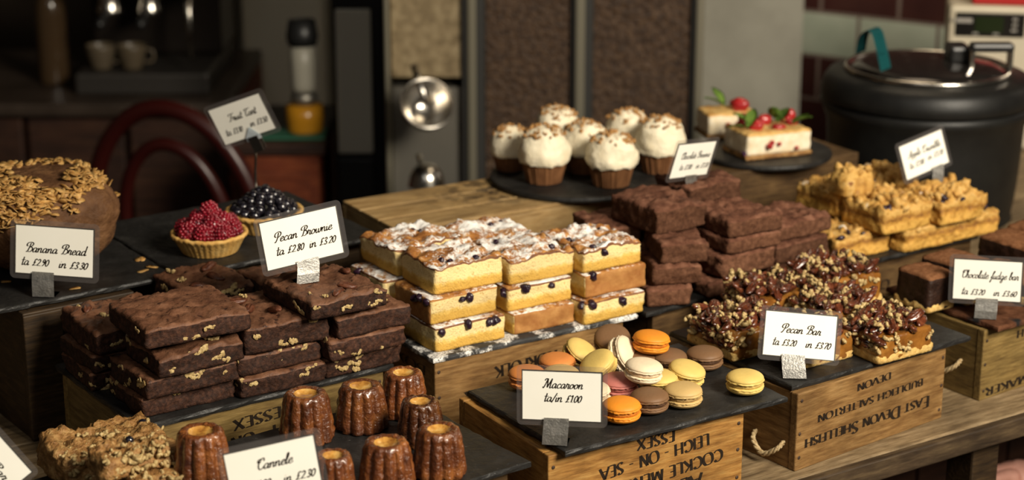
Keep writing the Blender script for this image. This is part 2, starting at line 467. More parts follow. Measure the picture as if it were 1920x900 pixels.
# ------------------------------------------------------------------ lettering
SCR = {
 'a': (.54, [[(.40,.40),(.22,.46),(.06,.28),(.10,.04),(.24,.02),(.38,.22),(.41,.44)], [(.41,.44),(.40,.10),(.46,0),(.58,.10)]]),
 'b': (.46, [[(.0,.1),(.18,.6),(.22,.93),(.14,1.0),(.08,.8),(.08,.1),(.2,0),(.36,.14),(.34,.38),(.2,.42),(.5,.38)]]),
 'c': (.42, [[(.38,.36),(.26,.46),(.08,.32),(.06,.1),(.2,0),(.34,.04),(.46,.14)]]),
 'd': (.54, [[(.40,.40),(.22,.46),(.06,.28),(.10,.04),(.24,.02),(.38,.22)], [(.42,1.0),(.40,.10),(.46,0),(.58,.10)]]),
 'e': (.42, [[(.06,.18),(.3,.28),(.34,.42),(.22,.46),(.08,.3),(.08,.08),(.22,0),(.36,.06),(.46,.16)]]),
 'f': (.34, [[(.0,.12),(.22,.55),(.36,.95),(.28,1.0),(.2,.8),(.16,0),(.12,-.36),(.04,-.38),(.1,-.1),(.38,.14)]]),
 'g': (.54, [[(.40,.40),(.22,.46),(.06,.28),(.10,.04),(.24,.02),(.38,.22)], [(.41,.44),(.40,-.28),(.28,-.42),(.16,-.3),(.3,-.08),(.58,.12)]]),
 'h': (.50, [[(.0,.1),(.2,.65),(.22,.96),(.13,.97),(.08,.6),(.08,0)], [(.08,.2),(.22,.44),(.34,.38),(.34,.1),(.4,0),(.52,.1)]]),
 'i': (.25, [[(.08,.44),(.08,.1),(.14,0),(.28,.12)], [(.09,.64),(.12,.62)]]),
 'j': (.25, [[(.1,.44),(.1,-.3),(0,-.4)]]),
 'l': (.25, [[(.0,.1),(.2,.65),(.21,.96),(.12,.96),(.08,.6),(.08,.1),(.14,0),(.28,.12)]]),
 'm': (.70, [[(.0,.3),(.06,.44),(.06,0)], [(.06,.2),(.2,.45),(.3,.38),(.3,0)], [(.3,.2),(.44,.45),(.54,.38),(.54,.1),(.6,0),(.72,.1)]]),
 'n': (.50, [[(.0,.3),(.06,.44),(.06,0)], [(.06,.2),(.22,.45),(.34,.38),(.34,.1),(.4,0),(.52,.1)]]),
 'o': (.48, [[(.24,.46),(.08,.34),(.06,.1),(.2,0),(.36,.12),(.38,.34),(.24,.46)], [(.3,.4),(.4,.32),(.52,.38)]]),
 'p': (.48, [[(.02,.3),(.1,.48),(.08,-.4)], [(.08,.2),(.22,.45),(.38,.34),(.36,.1),(.22,0),(.1,.06)], [(.3,.02),(.5,.12)]]),
 'r': (.42, [[(.04,.1),(.1,.50),(.16,.42),(.3,.42),(.28,.1),(.34,0),(.46,.1)]]),
 't': (.28, [[(.12,.85),(.1,.1),(.16,0),(.30,.12)], [(-.08,.53),(.34,.55)]]),
 'u': (.52, [[(.06,.44),(.06,.1),(.16,0),(.32,.2),(.36,.44)], [(.36,.44),(.36,.1),(.42,0),(.54,.1)]]),
 'w': (.64, [[(.06,.44),(.06,.1),(.16,0),(.3,.15),(.32,.42)], [(.32,.42),(.32,.1),(.42,0),(.56,.2),(.56,.44),(.68,.4)]]),
 'B': (.72, [[(.36,.93),(.32,.5),(.22,.05),(.08,.02)], [(.16,.62),(.0,.66),(.04,.9),(.3,1.02),(.58,.95),(.62,.76),(.44,.55),(.34,.53),(.58,.48),(.68,.28),(.54,.04),(.32,.02)]]),
 'P': (.62, [[(.36,.93),(.32,.4),(.18,0),(.06,.04)], [(.18,.5),(.0,.6),(.04,.88),(.32,1.02),(.6,.92),(.62,.68),(.44,.48),(.3,.52)]]),
 'M': (.92, [[(-.04,.12),(.06,0),(.2,.5),(.3,.97)], [(.3,.97),(.44,.04)], [(.44,.04),(.74,.97)], [(.74,.97),(.72,.1),(.8,0),(.92,.1)], [(.0,.75),(.1,.95),(.3,.9)]]),
 'C': (.60, [[(.54,.74),(.54,.95),(.36,1.0),(.14,.72),(.12,.25),(.3,0),(.5,.08),(.62,.24)], [(.3,.7),(.08,.62),(.0,.8),(.14,.95),(.36,.86)]]),
 'F': (.62, [[(.02,.7),(.1,.95),(.6,.92),(.76,1.02)], [(.46,.92),(.38,.4),(.22,0),(.06,.06)], [(.26,.48),(.54,.5)]]),
 'T': (.58, [[(.02,.7),(.1,.95),(.6,.92),(.76,1.02)], [(.44,.92),(.24,.6),(.2,.2),(.36,0),(.56,.16)]]),
 'A': (.70, [[(-.02,.1),(.08,0),(.3,.5),(.52,1.0),(.52,.1),(.58,0),(.7,.1)], [(.14,.38),(.54,.36)]]),
 '0': (.40, [[(.22,.7),(.06,.5),(.06,.16),(.18,0),(.32,.18),(.34,.5),(.22,.7)]]),
 '1': (.26, [[(.06,.56),(.18,.7),(.16,0)]]),
 '2': (.40, [[(.08,.54),(.2,.7),(.34,.56),(.28,.34),(.04,.02)], [(.04,.02),(.38,.04)]]),
 '3': (.38, [[(.08,.58),(.2,.7),(.32,.56),(.16,.38),(.32,.2),(.2,0),(.04,.1)]]),
 '5': (.38, [[(.34,.7),(.14,.68),(.1,.4),(.26,.42),(.32,.2),(.18,0),(.04,.08)]]),
 '6': (.38, [[(.32,.66),(.12,.4),(.06,.12),(.18,0),(.32,.16),(.24,.34),(.08,.22)]]),
 '7': (.36, [[(.04,.58),(.06,.7),(.36,.68)], [(.36,.68),(.2,.3),(.14,0)]]),
 '8': (.38, [[(.28,.6),(.18,.7),(.1,.56),(.28,.22),(.2,0),(.06,.12),(.2,.36),(.32,.56),(.28,.64)]]),
 '9': (.38, [[(.32,.56),(.2,.7),(.08,.54),(.16,.36),(.32,.54),(.26,.2),(.1,0)]]),
 '£': (.46, [[(.42,.6),(.32,.7),(.2,.58),(.2,.2),(.06,0),(.2,.03),(.44,.04)], [(.08,.34),(.34,.34)]]),
 '.': (.14, [[(.04,.03),(.07,.0)]]), '/': (.34, [[(.02,-.1),(.34,.9)]]), ' ': (.36, []),
}
# roman capitals: 'l' polyline, 's' curve
ROM = {
 'A': (.72, [('l',[(.02,0),(.35,1)]), ('l',[(.35,1),(.70,0)]), ('b',[(.15,.34),(.57,.34)])]),
 'B': (.60, [('l',[(.12,0),(.12,1)]), ('s',[(.12,1),(.38,.98),(.48,.78),(.36,.56),(.12,.53)]), ('s',[(.12,.53),(.42,.5),(.54,.27),(.40,.03),(.12,0)])]),
 'C': (.70, [('s',[(.62,.82),(.50,.97),(.30,.97),(.12,.76),(.08,.5),(.12,.24),(.30,.03),(.50,.03),(.64,.18)])]),
 'D': (.74, [('l',[(.12,0),(.12,1)]), ('s',[(.12,1),(.42,.97),(.62,.76),(.66,.5),(.62,.24),(.42,.03),(.12,0)])]),
 'E': (.54, [('l',[(.12,0),(.12,1)]), ('b',[(.12,1),(.48,1)]), ('b',[(.12,.52),(.42,.52)]), ('b',[(.12,0),(.50,0)])]),
 'F': (.52, [('l',[(.12,0),(.12,1)]), ('b',[(.12,1),(.48,1)]), ('b',[(.12,.50),(.42,.50)])]),
 'G': (.74, [('s',[(.62,.82),(.50,.97),(.30,.97),(.12,.76),(.08,.5),(.12,.24),(.30,.03),(.48,.03),(.62,.12)]), ('l',[(.62,.06),(.62,.42)])]),
 'H': (.74, [('l',[(.12,0),(.12,1)]), ('l',[(.62,0),(.62,1)]), ('b',[(.12,.52),(.62,.52)])]),
 'I': (.26, [('l',[(.13,0),(.13,1)])]),
 'K': (.68, [('l',[(.12,0),(.12,1)]), ('b',[(.14,.45),(.56,1)]), ('b',[(.26,.58),(.64,0)])]),
 'L': (.52, [('l',[(.12,0),(.12,1)]), ('b',[(.12,0),(.50,0)])]),
 'M': (.90, [('l',[(.10,0),(.18,1)]), ('b',[(.18,1),(.45,.08)]), ('b',[(.45,.08),(.72,1)]), ('l',[(.72,1),(.80,0)])]),
 'N': (.76, [('l',[(.12,0),(.12,1)]), ('b',[(.12,1),(.62,0)]), ('l',[(.62,0),(.62,1)])]),
 'O': (.80, [('s',[(.40,1),(.20,.94),(.08,.72),(.07,.5),(.10,.26),(.22,.05),(.40,0),(.58,.05),(.70,.26),(.73,.5),(.70,.74),(.58,.95),(.40,1)])]),
 'P': (.56, [('l',[(.12,0),(.12,1)]), ('s',[(.12,1),(.40,.98),(.52,.74),(.40,.5),(.12,.46)])]),
 'R': (.64, [('l',[(.12,0),(.12,1)]), ('s',[(.12,1),(.40,.98),(.50,.76),(.38,.54),(.12,.5)]), ('b',[(.30,.5),(.62,0)])]),
 'S': (.54, [('s',[(.44,.86),(.32,.98),(.16,.94),(.10,.76),(.20,.6),(.38,.44),(.46,.24),(.36,.05),(.20,.02),(.07,.14)])]),
 'T': (.60, [('l',[(.30,0),(.30,1)]), ('b',[(.04,1),(.56,1)])]),
 'U': (.72, [('s',[(.12,1),(.12,.6),(.14,.2),(.34,.0),(.54,.2),(.58,.6),(.58,1)])]),
 'V': (.70, [('l',[(.02,1),(.35,0)]), ('b',[(.35,0),(.68,1)])]),
 'X': (.66, [('b',[(.06,1),(.60,0)]), ('b',[(.60,1),(.06,0)])]),
 'Y': (.64, [('l',[(.32,0),(.32,.5)]), ('b',[(.04,1),(.32,.5)]), ('b',[(.32,.5),(.60,1)])]),
 '-': (.44, [('b',[(.08,.42),(.36,.42)])]), ' ': (.36, []), '.': (.2, [('b',[(.06,.03),(.14,.03)])]),
}
def ribbon(bm, pts, wf):
    L, R = [], []
    for i, p in enumerate(pts):
        a, b = pts[max(i - 1, 0)], pts[min(i + 1, len(pts) - 1)]
        t = (b - a)
        if t.length < 1e-9: t = Vector((1, 0, 0))
        t.normalize()
        n = Vector((-t.y, t.x, 0))
        w = wf(t) / 2
        L.append(bm.verts.new(p + n * w)); R.append(bm.verts.new(p - n * w))
    for i in range(len(pts) - 1):
        bm.faces.new((R[i], R[i + 1], L[i + 1], L[i]))
def text_mesh(txt, font='script', thick=.10, small_caps=False, serif=True, spacing=0.0):
    """flat lettering in the XY plane, baseline y=0, cap height 1; returns (bmesh, width)"""
    bm = bmesh.new()
    x = 0.0
    first = True
    for ch in txt:
        s = 1.0
        if font == 'script':
            adv, st = SCR.get(ch, SCR[' '])
            for k in st:
                pts = [Vector((x + px + .32 * py, py, 0)) for px, py in k]
                pts = smooth_path(pts, 5) if len(pts) > 2 else pts
                ribbon(bm, pts, lambda t: thick * (.5 + .5 * max(0, abs(t.y) - .25 * t.x * (1 if t.y > 0 else -1))))
        else:
            up = ch.upper()
            if small_caps and not ch.isupper(): s = .74
            adv, st = ROM.get(up, ROM[' '])
            for typ, k in st:
                pts = [Vector((x + px * s, py * s, 0)) for px, py in k]
                if typ == 's': pts = smooth_path(pts, 5)
                nib = math.radians(18)
                ribbon(bm, pts, lambda t: thick * max(.46, abs(sin(math.atan2(t.y, t.x) - nib))) * (1.15 if s == 1 else .95))
                if serif and typ == 'l':
                    for e in (pts[0], pts[-1]):
                        if min(abs(e.y), abs(e.y - s)) < .02:
                            y0 = e.y + (.0 if e.y < .5 else -.045)
                            q = [bm.verts.new((e.x + a, y0 + b, 0)) for a, b in ((-.13 * s, 0), (.13 * s, 0), (.13 * s, .045), (-.13 * s, .045))]
                            bm.faces.new(q)
        x += adv * s + spacing
    return bm, max(x - spacing, .01)
def lettering(txt, p0, p1, up, cap, mat_, parent, normal_off, font='roman', **kw):
    """lettering between the baseline ends p0 and p1 (parent space)"""
    bm, w = text_mesh(txt, font, **kw)
    ex = (p1 - p0)
    L = ex.length
    ex.normalize()
    n = ex.cross(up).normalized()
    up = n.cross(ex).normalized()
    for v in bm.verts:
        v.co = p0 + ex * (v.co.x / w * L) + up * (v.co.y * cap) + n * normal_off
    return obj('lettering', bm, mat_, parent, smooth=False)

# ------------------------------------------------------------------ the room
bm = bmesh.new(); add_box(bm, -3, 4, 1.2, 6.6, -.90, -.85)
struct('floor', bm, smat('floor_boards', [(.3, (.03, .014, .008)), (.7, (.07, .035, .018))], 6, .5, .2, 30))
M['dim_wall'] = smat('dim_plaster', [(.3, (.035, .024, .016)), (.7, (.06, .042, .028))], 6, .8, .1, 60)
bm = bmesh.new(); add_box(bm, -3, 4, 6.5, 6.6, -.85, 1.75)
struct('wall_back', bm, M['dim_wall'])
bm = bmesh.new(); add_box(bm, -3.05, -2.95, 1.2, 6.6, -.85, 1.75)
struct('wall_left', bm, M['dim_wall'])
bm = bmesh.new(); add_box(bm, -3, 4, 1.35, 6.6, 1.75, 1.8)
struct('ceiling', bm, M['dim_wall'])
# tiled side wall: brown tiles with one pale green course
wp = atY(1500, 18, 4.2)
wyaw = math.radians(-34)
t = NT('glazed_wall_tiles')
v = t.coords()
sp = t.n('ShaderNodeSeparateXYZ', _0=t.local)
RH, TW = .098, .182
row = t.math('FLOOR', t.math('DIVIDE', t.math('ADD', sp.outputs[2], 10 * RH), RH))
zf = t.math('FRACT', t.math('DIVIDE', t.math('ADD', sp.outputs[2], 10 * RH), RH))
sh = t.math('MULTIPLY', t.math('MODULO', row, 2.0), .5)
xf = t.math('FRACT', t.math('ADD', t.math('DIVIDE', t.math('ADD', sp.outputs[0], 20 * TW - .05), TW), sh))
pale = t.math('COMPARE', row, 9.0)
pale.node.inputs[2].default_value = .3
gx = t.math('MINIMUM', xf, t.math('SUBTRACT', 1.0, xf))
gz = t.math('MINIMUM', zf, t.math('SUBTRACT', 1.0, zf))
gr = t.math('MAXIMUM', t.math('LESS_THAN', gx, .022), t.math('LESS_THAN', gz, .035))
nn = t.noise(v, 9, 3)
dk = t.ramp(nn, [(.3, (.035, .012, .011)), (.7, (.055, .02, .016))])
gn = t.ramp(nn, [(.3, (.33, .37, .29)), (.7, (.42, .45, .36))])
c = t.mix(pale, dk, gn)
c = t.mix(gr, c, (.16, .12, .10))
t.set('Base Color', c); t.set('Roughness', .25)
bm = bmesh.new(); add_box(bm, -.9, 1.9, 0, .08, -1.0, 1.6)
struct('wall_right', bm, t.m, (wp.x, wp.y, wp.z), (0, 0, wyaw))
# grey pillar
a0, a1 = atY(1316, 100, 3.98), atY(1503, 100, 3.98)
bm = bmesh.new(); add_box(bm, a0.x, a1.x, 3.98, 4.1, -.85, 1.75)
struct('pillar', bm, smat('grey_concrete', [(.25, (.20, .19, .155)), (.7, (.31, .30, .25))], 7, .7, .2, 40))

# ------------------------------------------------------------------ display shelf
TH = math.radians(34)
E1, E2 = Vector((cos(TH), sin(TH), 0)), Vector((-sin(TH), cos(TH), 0))
sf = at(1482, 900, 0)
SY = math.radians(33)
shelf = thing('display_shelf', 'weathered wooden display shelf carrying all the crates in the window', 'shelf', sf, SY)
for k in range(8):
    y0 = .14 * k + (.0005 if k else 0)
    obj('plank', box(-1.5, 1.6, y0, .14 * (k + 1), -.026 - .0006 * (k % 2), -.0006 * (k % 2), .002), M['shelf'], shelf, smooth=False)
obj('front_edge', box(-1.5, 1.6, -.012, -.0005, -.027, -.001, .002), M['shelf_edge'], shelf, smooth=False)
for k in range(16):
    obj('front_panel', box(-1.5 + .194 * k, -1.5 + .194 * (k + 1) - .006, .42, .435, -.8, -.034, .003), M['dark_wood'], shelf, smooth=False)
obj('back_panel', box(-1.5, 1.6, 1.09, 1.11, -.8, -.034), M['dark_wood'], shelf, smooth=False)
for x in (-1.45, 1.5):
    for y in (.44, 1.02):
        obj('leg', box(x, x + .05, y, y + .05, -.85, -.034), M['dark_wood'], shelf, smooth=False)

for x in (.02, .30):
    obj('support_post', box(x, x + .045, .012, .055, -.85, -.0275, .003), M['crate_old'] if 'crate_old' in M else M['dark_wood'], shelf, smooth=False)
# ------------------------------------------------------------------ crates and slates
class Frame:
    def __init__(s, F, yaw):
        s.F, s.yaw = F, yaw
        s.e1 = Vector((cos(yaw), sin(yaw), 0)); s.e2 = Vector((-sin(yaw), cos(yaw), 0))
    def w(s, u, v, z=0):
        p = s.F + s.e1 * u + s.e2 * v
        return Vector((p.x, p.y, z))
def crate(label, F, yaw, w, d, h, z0=0.0, m='crate', texts=(), rope=None, nails=True, side_texts=(), lid=True, ink='ink', slats=False):
    """wooden crate whose front left bottom corner is at F"""
    root = thing('wooden_crate', label, 'crate', (F.x, F.y, z0), yaw, 'old wooden fish crates under the slates')
    T = .011
    mm = M[m]
    if m + '_end' not in M: M[m + '_end'] = SIDE[mm.name]()
    me_ = M[m + '_end']
    obj('front_panel', box(0, w, 0, T, 0, h, .0015), mm, root, smooth=False)
    obj('back_panel', box(0, w, d - T, d, 0, h, .0015), mm, root, smooth=False)
    obj('side_panel', box(.0006, T, T + .0003, d - T - .0003, 0, h - .0005, .001), me_, root, smooth=False, )
    obj('side_panel', box(w - T, w - .0006, T + .0003, d - T - .0003, 0, h - .0005, .001), me_, root, smooth=False)
    if lid: obj('base_panel', box(T + .0005, w - T - .0005, T + .0005, d - T - .0005, h - T, h - .0008), mm, root, smooth=False)
    if nails:
        for x in (.006, w - .006):
            for z in (h * .14, h * .5, h * .86):
                nb = bmesh.new()
                bmesh.ops.create_uvsphere(nb, u_segments=8, v_segments=5, radius=.0022)
                obj('nail', nb, M['nail'], root, (x + U(-.001, .001), -.0002, z + U(-.004, .004)), scale=(1, .4, 1))
    e1 = Vector((cos(yaw), sin(yaw), 0)); nrm = Vector((sin(yaw), -cos(yaw), 0)); base = Vector((F.x, F.y, z0))
    inv = Matrix.Rotation(-yaw, 4, 'Z')
    for (txt, S, E_, cap, kw) in texts:
        p0 = inv @ (onplane(*S, base, nrm) - base); p1 = inv @ (onplane(*E_, base, nrm) - base)
        p0.y = p1.y = -.0004
        lettering(txt, p0, p1, Vector((0, 0, -1)), cap, M[ink], root, .0, **kw)
    for (txt, p0, p1, up, cap) in side_texts:
        lettering(txt, Vector(p0), Vector(p1), Vector(up), cap, M['ink_faded'], root, 0.0)
    if rope:
        (y, z) = rope
        bm = bmesh.new()
        P = [(-.001, y - .022, z + .014), (-.008, y - .018, z + .006), (-.011, y, z - .004), (-.008, y + .018, z + .006), (-.001, y + .022, z + .014)]
        P = smooth_path(P, 10)
        for ph in (0, 2 * PI / 3, 4 * PI / 3):
            pts = []
            for i, p in enumerate(P):
                a = ph + i * .55
                pts.append(p + Vector((cos(a) * .0017, 0, sin(a) * .0017)))
            tube(bm, pts, .0019, 6)
        obj('rope_handle', bm, M['rope'], root)
    return root
def slate(label, pts, z, th=.007, m='slate', group='rectangular slates under the bakes'):
    """hand-cut slate: pts are its four ground corners, counter-clockwise; z its upper face"""
    c = sum((Vector(p) for p in pts), Vector()) / len(pts)
    bm = bmesh.new()
    out = []
    k = len(pts)
    for i in range(k):
        a, b = Vector(pts[i]), Vector(pts[(i + 1) % k])
        n = 26
        t = (b - a).normalized(); nn = Vector((t.y, -t.x, 0))
        for s in range(n):
            f = s / n
            p = a.lerp(b, f) + nn * (.0016 * fbm(a * 7 + b * 3 + Vector((f * 9, 0, 0)), 1, 4))
            out.append(p - c)
    levels = [(.0035, -th), (.0005, -th + .001), (.0, -th * .45), (.0008, -.0008), (.0026, 0)]
    rows = []
    for ins, zz in levels:
        r = []
        for i, p in enumerate(out):
            q = p - p.normalized() * (ins + .0012 * fbm(p * 60 + Vector((0, 0, zz * 900)), 1, 3))
            r.append(bm.verts.new((q.x, q.y, zz)))
        rows.append(r)
    m_ = len(out)
    for A, B in zip(rows, rows[1:]):
        for i in range(m_):
            bm.faces.new((A[i], A[(i + 1) % m_], B[(i + 1) % m_], B[i]))
    bm.faces.new(rows[0][::-1]); bm.faces.new(rows[-1])
    o = obj('slate_board', bm, M[m], None, (c.x, c.y, z), smooth=False)
    return tag(o, label, 'slate', group)
def rect(F, yaw, u0, u1, v0, v1):
    f = Frame(F, yaw)
    return [f.w(u0, v0), f.w(u1, v0), f.w(u1, v1), f.w(u0, v1)]
R_ = math.radians
SB = dict(thick=.175)
serif_off = dict(thick=.175, serif=False)

# macaron crate
Fm = at(1028, 855, .093)
crate('amber wooden crate stencilled COCKLE MERCHANTS under the macaroon slate', Fm, R_(31), .250, .185, .093, texts=[
    ('ESSEX', (1266, 806), (1194, 825), .0125, serif_off),
    ('LEIGH - ON - SEA', (1330, 812), (1124, 880), .0135, serif_off),
    ('COCKLE MERCHANTS', (1355, 840), (1078, 935), .0135, serif_off),
    ('ALB', (1316, 885), (1255, 907), .018, serif_off)])
sF = at(1060, 848, .1)
slate('black slate under the macaroons', rect(sF, R_(31.5), 0, .288, 0, .198), .1)
# pecan bar crate
Fp = at(1490, 885, 0)
crate('brown wooden crate stencilled EAST DEVON SHELLFISH under the pecan bar slate', Fp, R_(38.5), .252, .19, .093, m='crate_brown', rope=(.040, .016), texts=[
    ('DEVON', (1671, 697), (1607, 721), .0085, SB),
    ('BUDLEIGH SALTERTON', (1731, 709), (1533, 779), .0085, SB),
    ('East Devon Shellfish', (1743, 741), (1509, 824), .014, dict(thick=.175, small_caps=True))])
pF = at(1485, 724, .1)
slate('black slate under the sticky pecan bars', rect(pF, R_(34.5), 0, .284, 0, .215), .1)
# blueberry crate
Fb = at(815, 681, .093)
crate('wooden crate stencilled NORFOLK under the blueberry cake slate', Fb, R_(33), .268, .185, .093, m='crate_brown', texts=[
    ('NORFOLK', (1045, 655), (927, 688), .0145, SB), ('A', (893, 729), (872, 735), .011, SB)],
    side_texts=[('BOX DE', (-.0004, .02, .082), (-.0004, .15, .082), (0, 0, -1), .011)])
bF = at(812, 673, .1)
slate('slate dusted with icing sugar under the blueberry cakes', rect(bF, R_(32.6), 0, .290, 0, .190), .1, m='slate_sugar')
# chocolate brownie crate
cF = at(1212, 587, .1)
Fc = Frame(cF, R_(38)).w(.022, .012)
crate('dark wooden crate behind the macaroons under the chocolate brownie slate', Fc, R_(38), .235, .2, .093, m='crate_dark', nails=False)
slate('black slate under the tall pile of plain chocolate brownies', rect(cF, R_(38), 0, .298, 0, .225), .1)
# apple crate
aF = at(1552, 507, .1)
Fa = Frame(aF, R_(34)).w(.014, .014)
crate('dark wooden crate beside the kettle under the apple crumble slate', Fa, R_(34), .27, .19, .093, m='crate_dark', texts=[('CH', (1668, 522), (1638, 531), .013, SB)], nails=False)
slate('black slate under the yellow apple crumble squares', rect(aF, R_(34.5), 0, .285, 0, .21), .1)
# fudge crate
Fg = at(1836, 753, 0)
crate('wooden crate with rope handle stencilled MAKER under the fudge bar slate', Fg, R_(37), .25, .17, .092, rope=(.054, .030), texts=[
    ('CHEESEMAKER', (2010, 672), (1848, 728), .0105, SB), ('H', (1920, 616), (1907, 620), .010, SB)], m='crate_olive')
gF = at(1872, 614, .1)
slate('cocoa-dusted slate under the chocolate fudge bars', rect(gF, R_(35), 0, .24, 0, .185), .1, m='slate_cocoa')
# essex crate (pecan brownies)
Fe = at(265, 808, .093)
crate('wooden crate stencilled ESSEX under the pecan brownie slate', Fe, R_(36), .300, .205, .093, m='crate_olive', texts=[
    ('ESSEX', (527, 761), (436, 789), .0125, serif_off), ('LEIGH - ON - SEA', (590, 772), (342, 851), .0135, serif_off)])
eF = at(265, 800, .1)
slate('black slate under the pecan brownies', rect(eF, R_(36), 0, .313, 0, .226), .1)
# cannele tray
nR = at(997, 865, .092)
nf = Frame(nR, R_(37))
crate('low dark crate hidden under the slate of small fluted cakes', nf.w(-.315, .02), R_(37), .30, .2, .084, m='crate_dark', nails=False)
slate('black slate under the small fluted cakes', [nf.w(-.332, 0), nf.w(0, 0), nf.w(0, .232), nf.w(-.332, .232)], .092)
# flapjack tray
kF = at(335, 985, .075)
kf = Frame(kF, R_(36))
crate('low dark crate in the near corner under the seeded flapjacks', kf.w(-.335, .0), R_(36), .30, .17, .067, m='crate_dark', nails=False)
slate('black slate in the near corner under the seeded flapjacks', [kf.w(-.34, -.01), kf.w(-.012, -.01), kf.w(-.012, .185), kf.w(-.34, .185)], .075)
# banana bread crate
F0 = at(61, 826, 0)
bc = crate('tall dark crate standing on end under the banana bread slate', F0, R_(36), .138, .22, .155, m='crate_old', nails=False,
    side_texts=[('TLE', (.018, -.0062, .12), (.018, -.0062, .07), (1, 0, 0), .012)])
obj('corner_cleat', box(-.002, .045, -.006, -.0005, .001, .154, .0015), M['crate_old'], bc, smooth=False)
obj('bottom_cleat', box(.046, .138, -.006, -.0005, .001, .02, .0015), M['crate_old'], bc, smooth=False)
hF = at(30, 573, .163)
hf = Frame(hF, R_(35))
slate('black slate under the banana bread', [hf.w(-.02, 0), hf.w(.197, 0), hf.w(.197, .27), hf.w(-.02, .27)], .163)
slate('black slate under the two fruit tarts', [hf.w(.200, -.004), hf.w(.485, -.004), hf.w(.485, .25), hf.w(.200, .25)], .163)
crate('dark crate behind the pecan brownies under the tart slate', hf.w(.195, .02), R_(35), .27, .20, .155, m='crate_old', nails=False)
# empty pale crate and the stand behind
xF = at(745, 432, .15)
xf = Frame(xF, R_(31))
xr = crate('pale upturned crate with worn dark print holding the round cupcake slate', xf.w(0, 0), R_(31), .50, .165, .1438, m='crate_pale', lid=False)
M['lid'] = wood('worn_printed_lid_wood', (.25, .14, .05), (.42, .27, .11), (.55, .38, .18), scale=20, worn=True)
for k in range(3):
    obj('lid_board', box(.001, .499, .0015 + .0544 * k, .0544 * (k + 1), .1440, .150, .0012), M['lid'], xr, smooth=False)

# ------------------------------------------------------------------ shared little meshes
def pecan_mesh(seed, L=.0265):
    bm = bmesh.new()
    bmesh.ops.create_uvsphere(bm, u_segments=16, v_segments=14, radius=1)
    for v in bm.verts:
        x, y, z = v.co
        ang = math.atan2(z, y)
        rr = math.hypot(y, z)
        k = 1 + .13 * cos(ang * 9 + x * 2) - .42 * math.exp(-((ang - PI / 2) / .30) ** 2) + .1 * fbm(v.co * 2 + Vector((seed * 3, 0, 0)), 1, 3)
        v.co = Vector((x * L / 2 * (1 + .05 * sin(seed)), y * k * L * .22, (z * k * L * .16) + .0015 * sin(x * 2.5)))
    me = mesh_of(bm, 'pecan_half')
    return me
PEC = [pecan_mesh(i) for i in range(4)]
NUT = []
for i in range(6):
    bm = bmesh.new()
    for q in range(3 + i % 3):
        me = mesh_of(lumpy(.0026 * U(.8, 1.35), i * 9 + q, .5, 2, (1.25, .85, .8), 1.5), 'n')
        merge(bm, me, TRS(((q - 1.5) * .0032, U(-.0012, .0012), U(-.0014, .0014)), (U(0, 3), U(0, 3), U(0, 3))))
        bpy.data.meshes.remove(me)
    NUT.append(mesh_of(bm, 'nut_piece'))
for me in NUT: me.materials.append(M['nut'])
BER = []
for i in range(3):
    BER.append(mesh_of(lumpy(.0052, i + 40, .28, 3, (1.15, 1, .8), 1.2), 'blueberry'))
    BER[-1].materials.append(M['berry_dark'])
CRUMB = [mesh_of(lumpy(.005, 60 + i, .6, 2, (1.25, 1, .75), 2.2), 'crumb') for i in range(6)]
def put(name, me, parent, loc, rot=(0, 0, 0), s=1.0, label=None):
    o = obj(name, me, None, parent, loc, rot, s)
    if label: o['label'] = label
    return o

def settle(rows, base=.1, m=.002):
    """rows: (px, py, ztop, w, d, t, yaw, ...). Let every piece rest on what is under it and touch, not cut, its neighbours."""
    P = []
    for r in rows:
        px, py, zt, w, d, t_, yaw = r[:7]
        f = Frame(at(px, py, zt), R_(yaw))
        P.append(dict(c=f.w(w / 2, d / 2, 0), w=w + m, d=d + m, m=m, e=(f.e1, f.e2), z0=zt - t_, z1=zt, row=r, yaw=yaw))
    def mtv(A, B):
        best = None
        for ax in A['e'] + B['e']:
            ra = sum(abs(ax.dot(e)) * s_ / 2 for e, s_ in zip(A['e'], (A['w'], A['d'])))
            rb = sum(abs(ax.dot(e)) * s_ / 2 for e, s_ in zip(B['e'], (B['w'], B['d'])))
            dd = (B['c'] - A['c']).dot(ax)
            pen = ra + rb - abs(dd)
            if pen <= 0: return None
            if best is None or pen < best[0]: best = (pen, ax * (1 if dd >= 0 else -1))
        return best
    n = len(P)
    for it in range(40):
        moved = 0
        for i in range(n):
            for j in range(i + 1, n):
                A, B = P[i], P[j]
                zo = min(A['z1'], B['z1']) - max(A['z0'], B['z0'])
                if zo < .0004: continue
                m = mtv(A, B)
                if not m or m[0] < .0006: continue
                lo, hi = (A, B) if A['z1'] < B['z1'] else (B, A)
                if zo < .011 and m[0] > .012 and hi['z0'] > base + .006:
                    hi['z0'] = lo['z1']; moved = 1; continue
                far, s_ = (B, 1) if B['c'].y > A['c'].y else (A, -1)
                far['c'] = far['c'] + m[1] * s_ * (m[0] * .55 + .0003); moved = 1
        if not moved: break
    for A in sorted(P, key=lambda q: q['z0']):
        sup = base
        for B in P:
            if B is not A and B['z1'] <= A['z0'] + .006 and mtv(A, B) and mtv(A, B)[0] > .008: sup = max(sup, B['z1'])
        if abs(A['z0'] - sup) < .016: A['z0'] = sup
        else: print('UNSUPPORTED %.3f' % (A['z0'] - sup), A['row'][-1])
    for A in P:
        A['cov'] = any(B is not A and abs(B['z0'] - A['z1']) < .003 and mtv(A, B) and mtv(A, B)[0] > .012 for B in P)
    return P
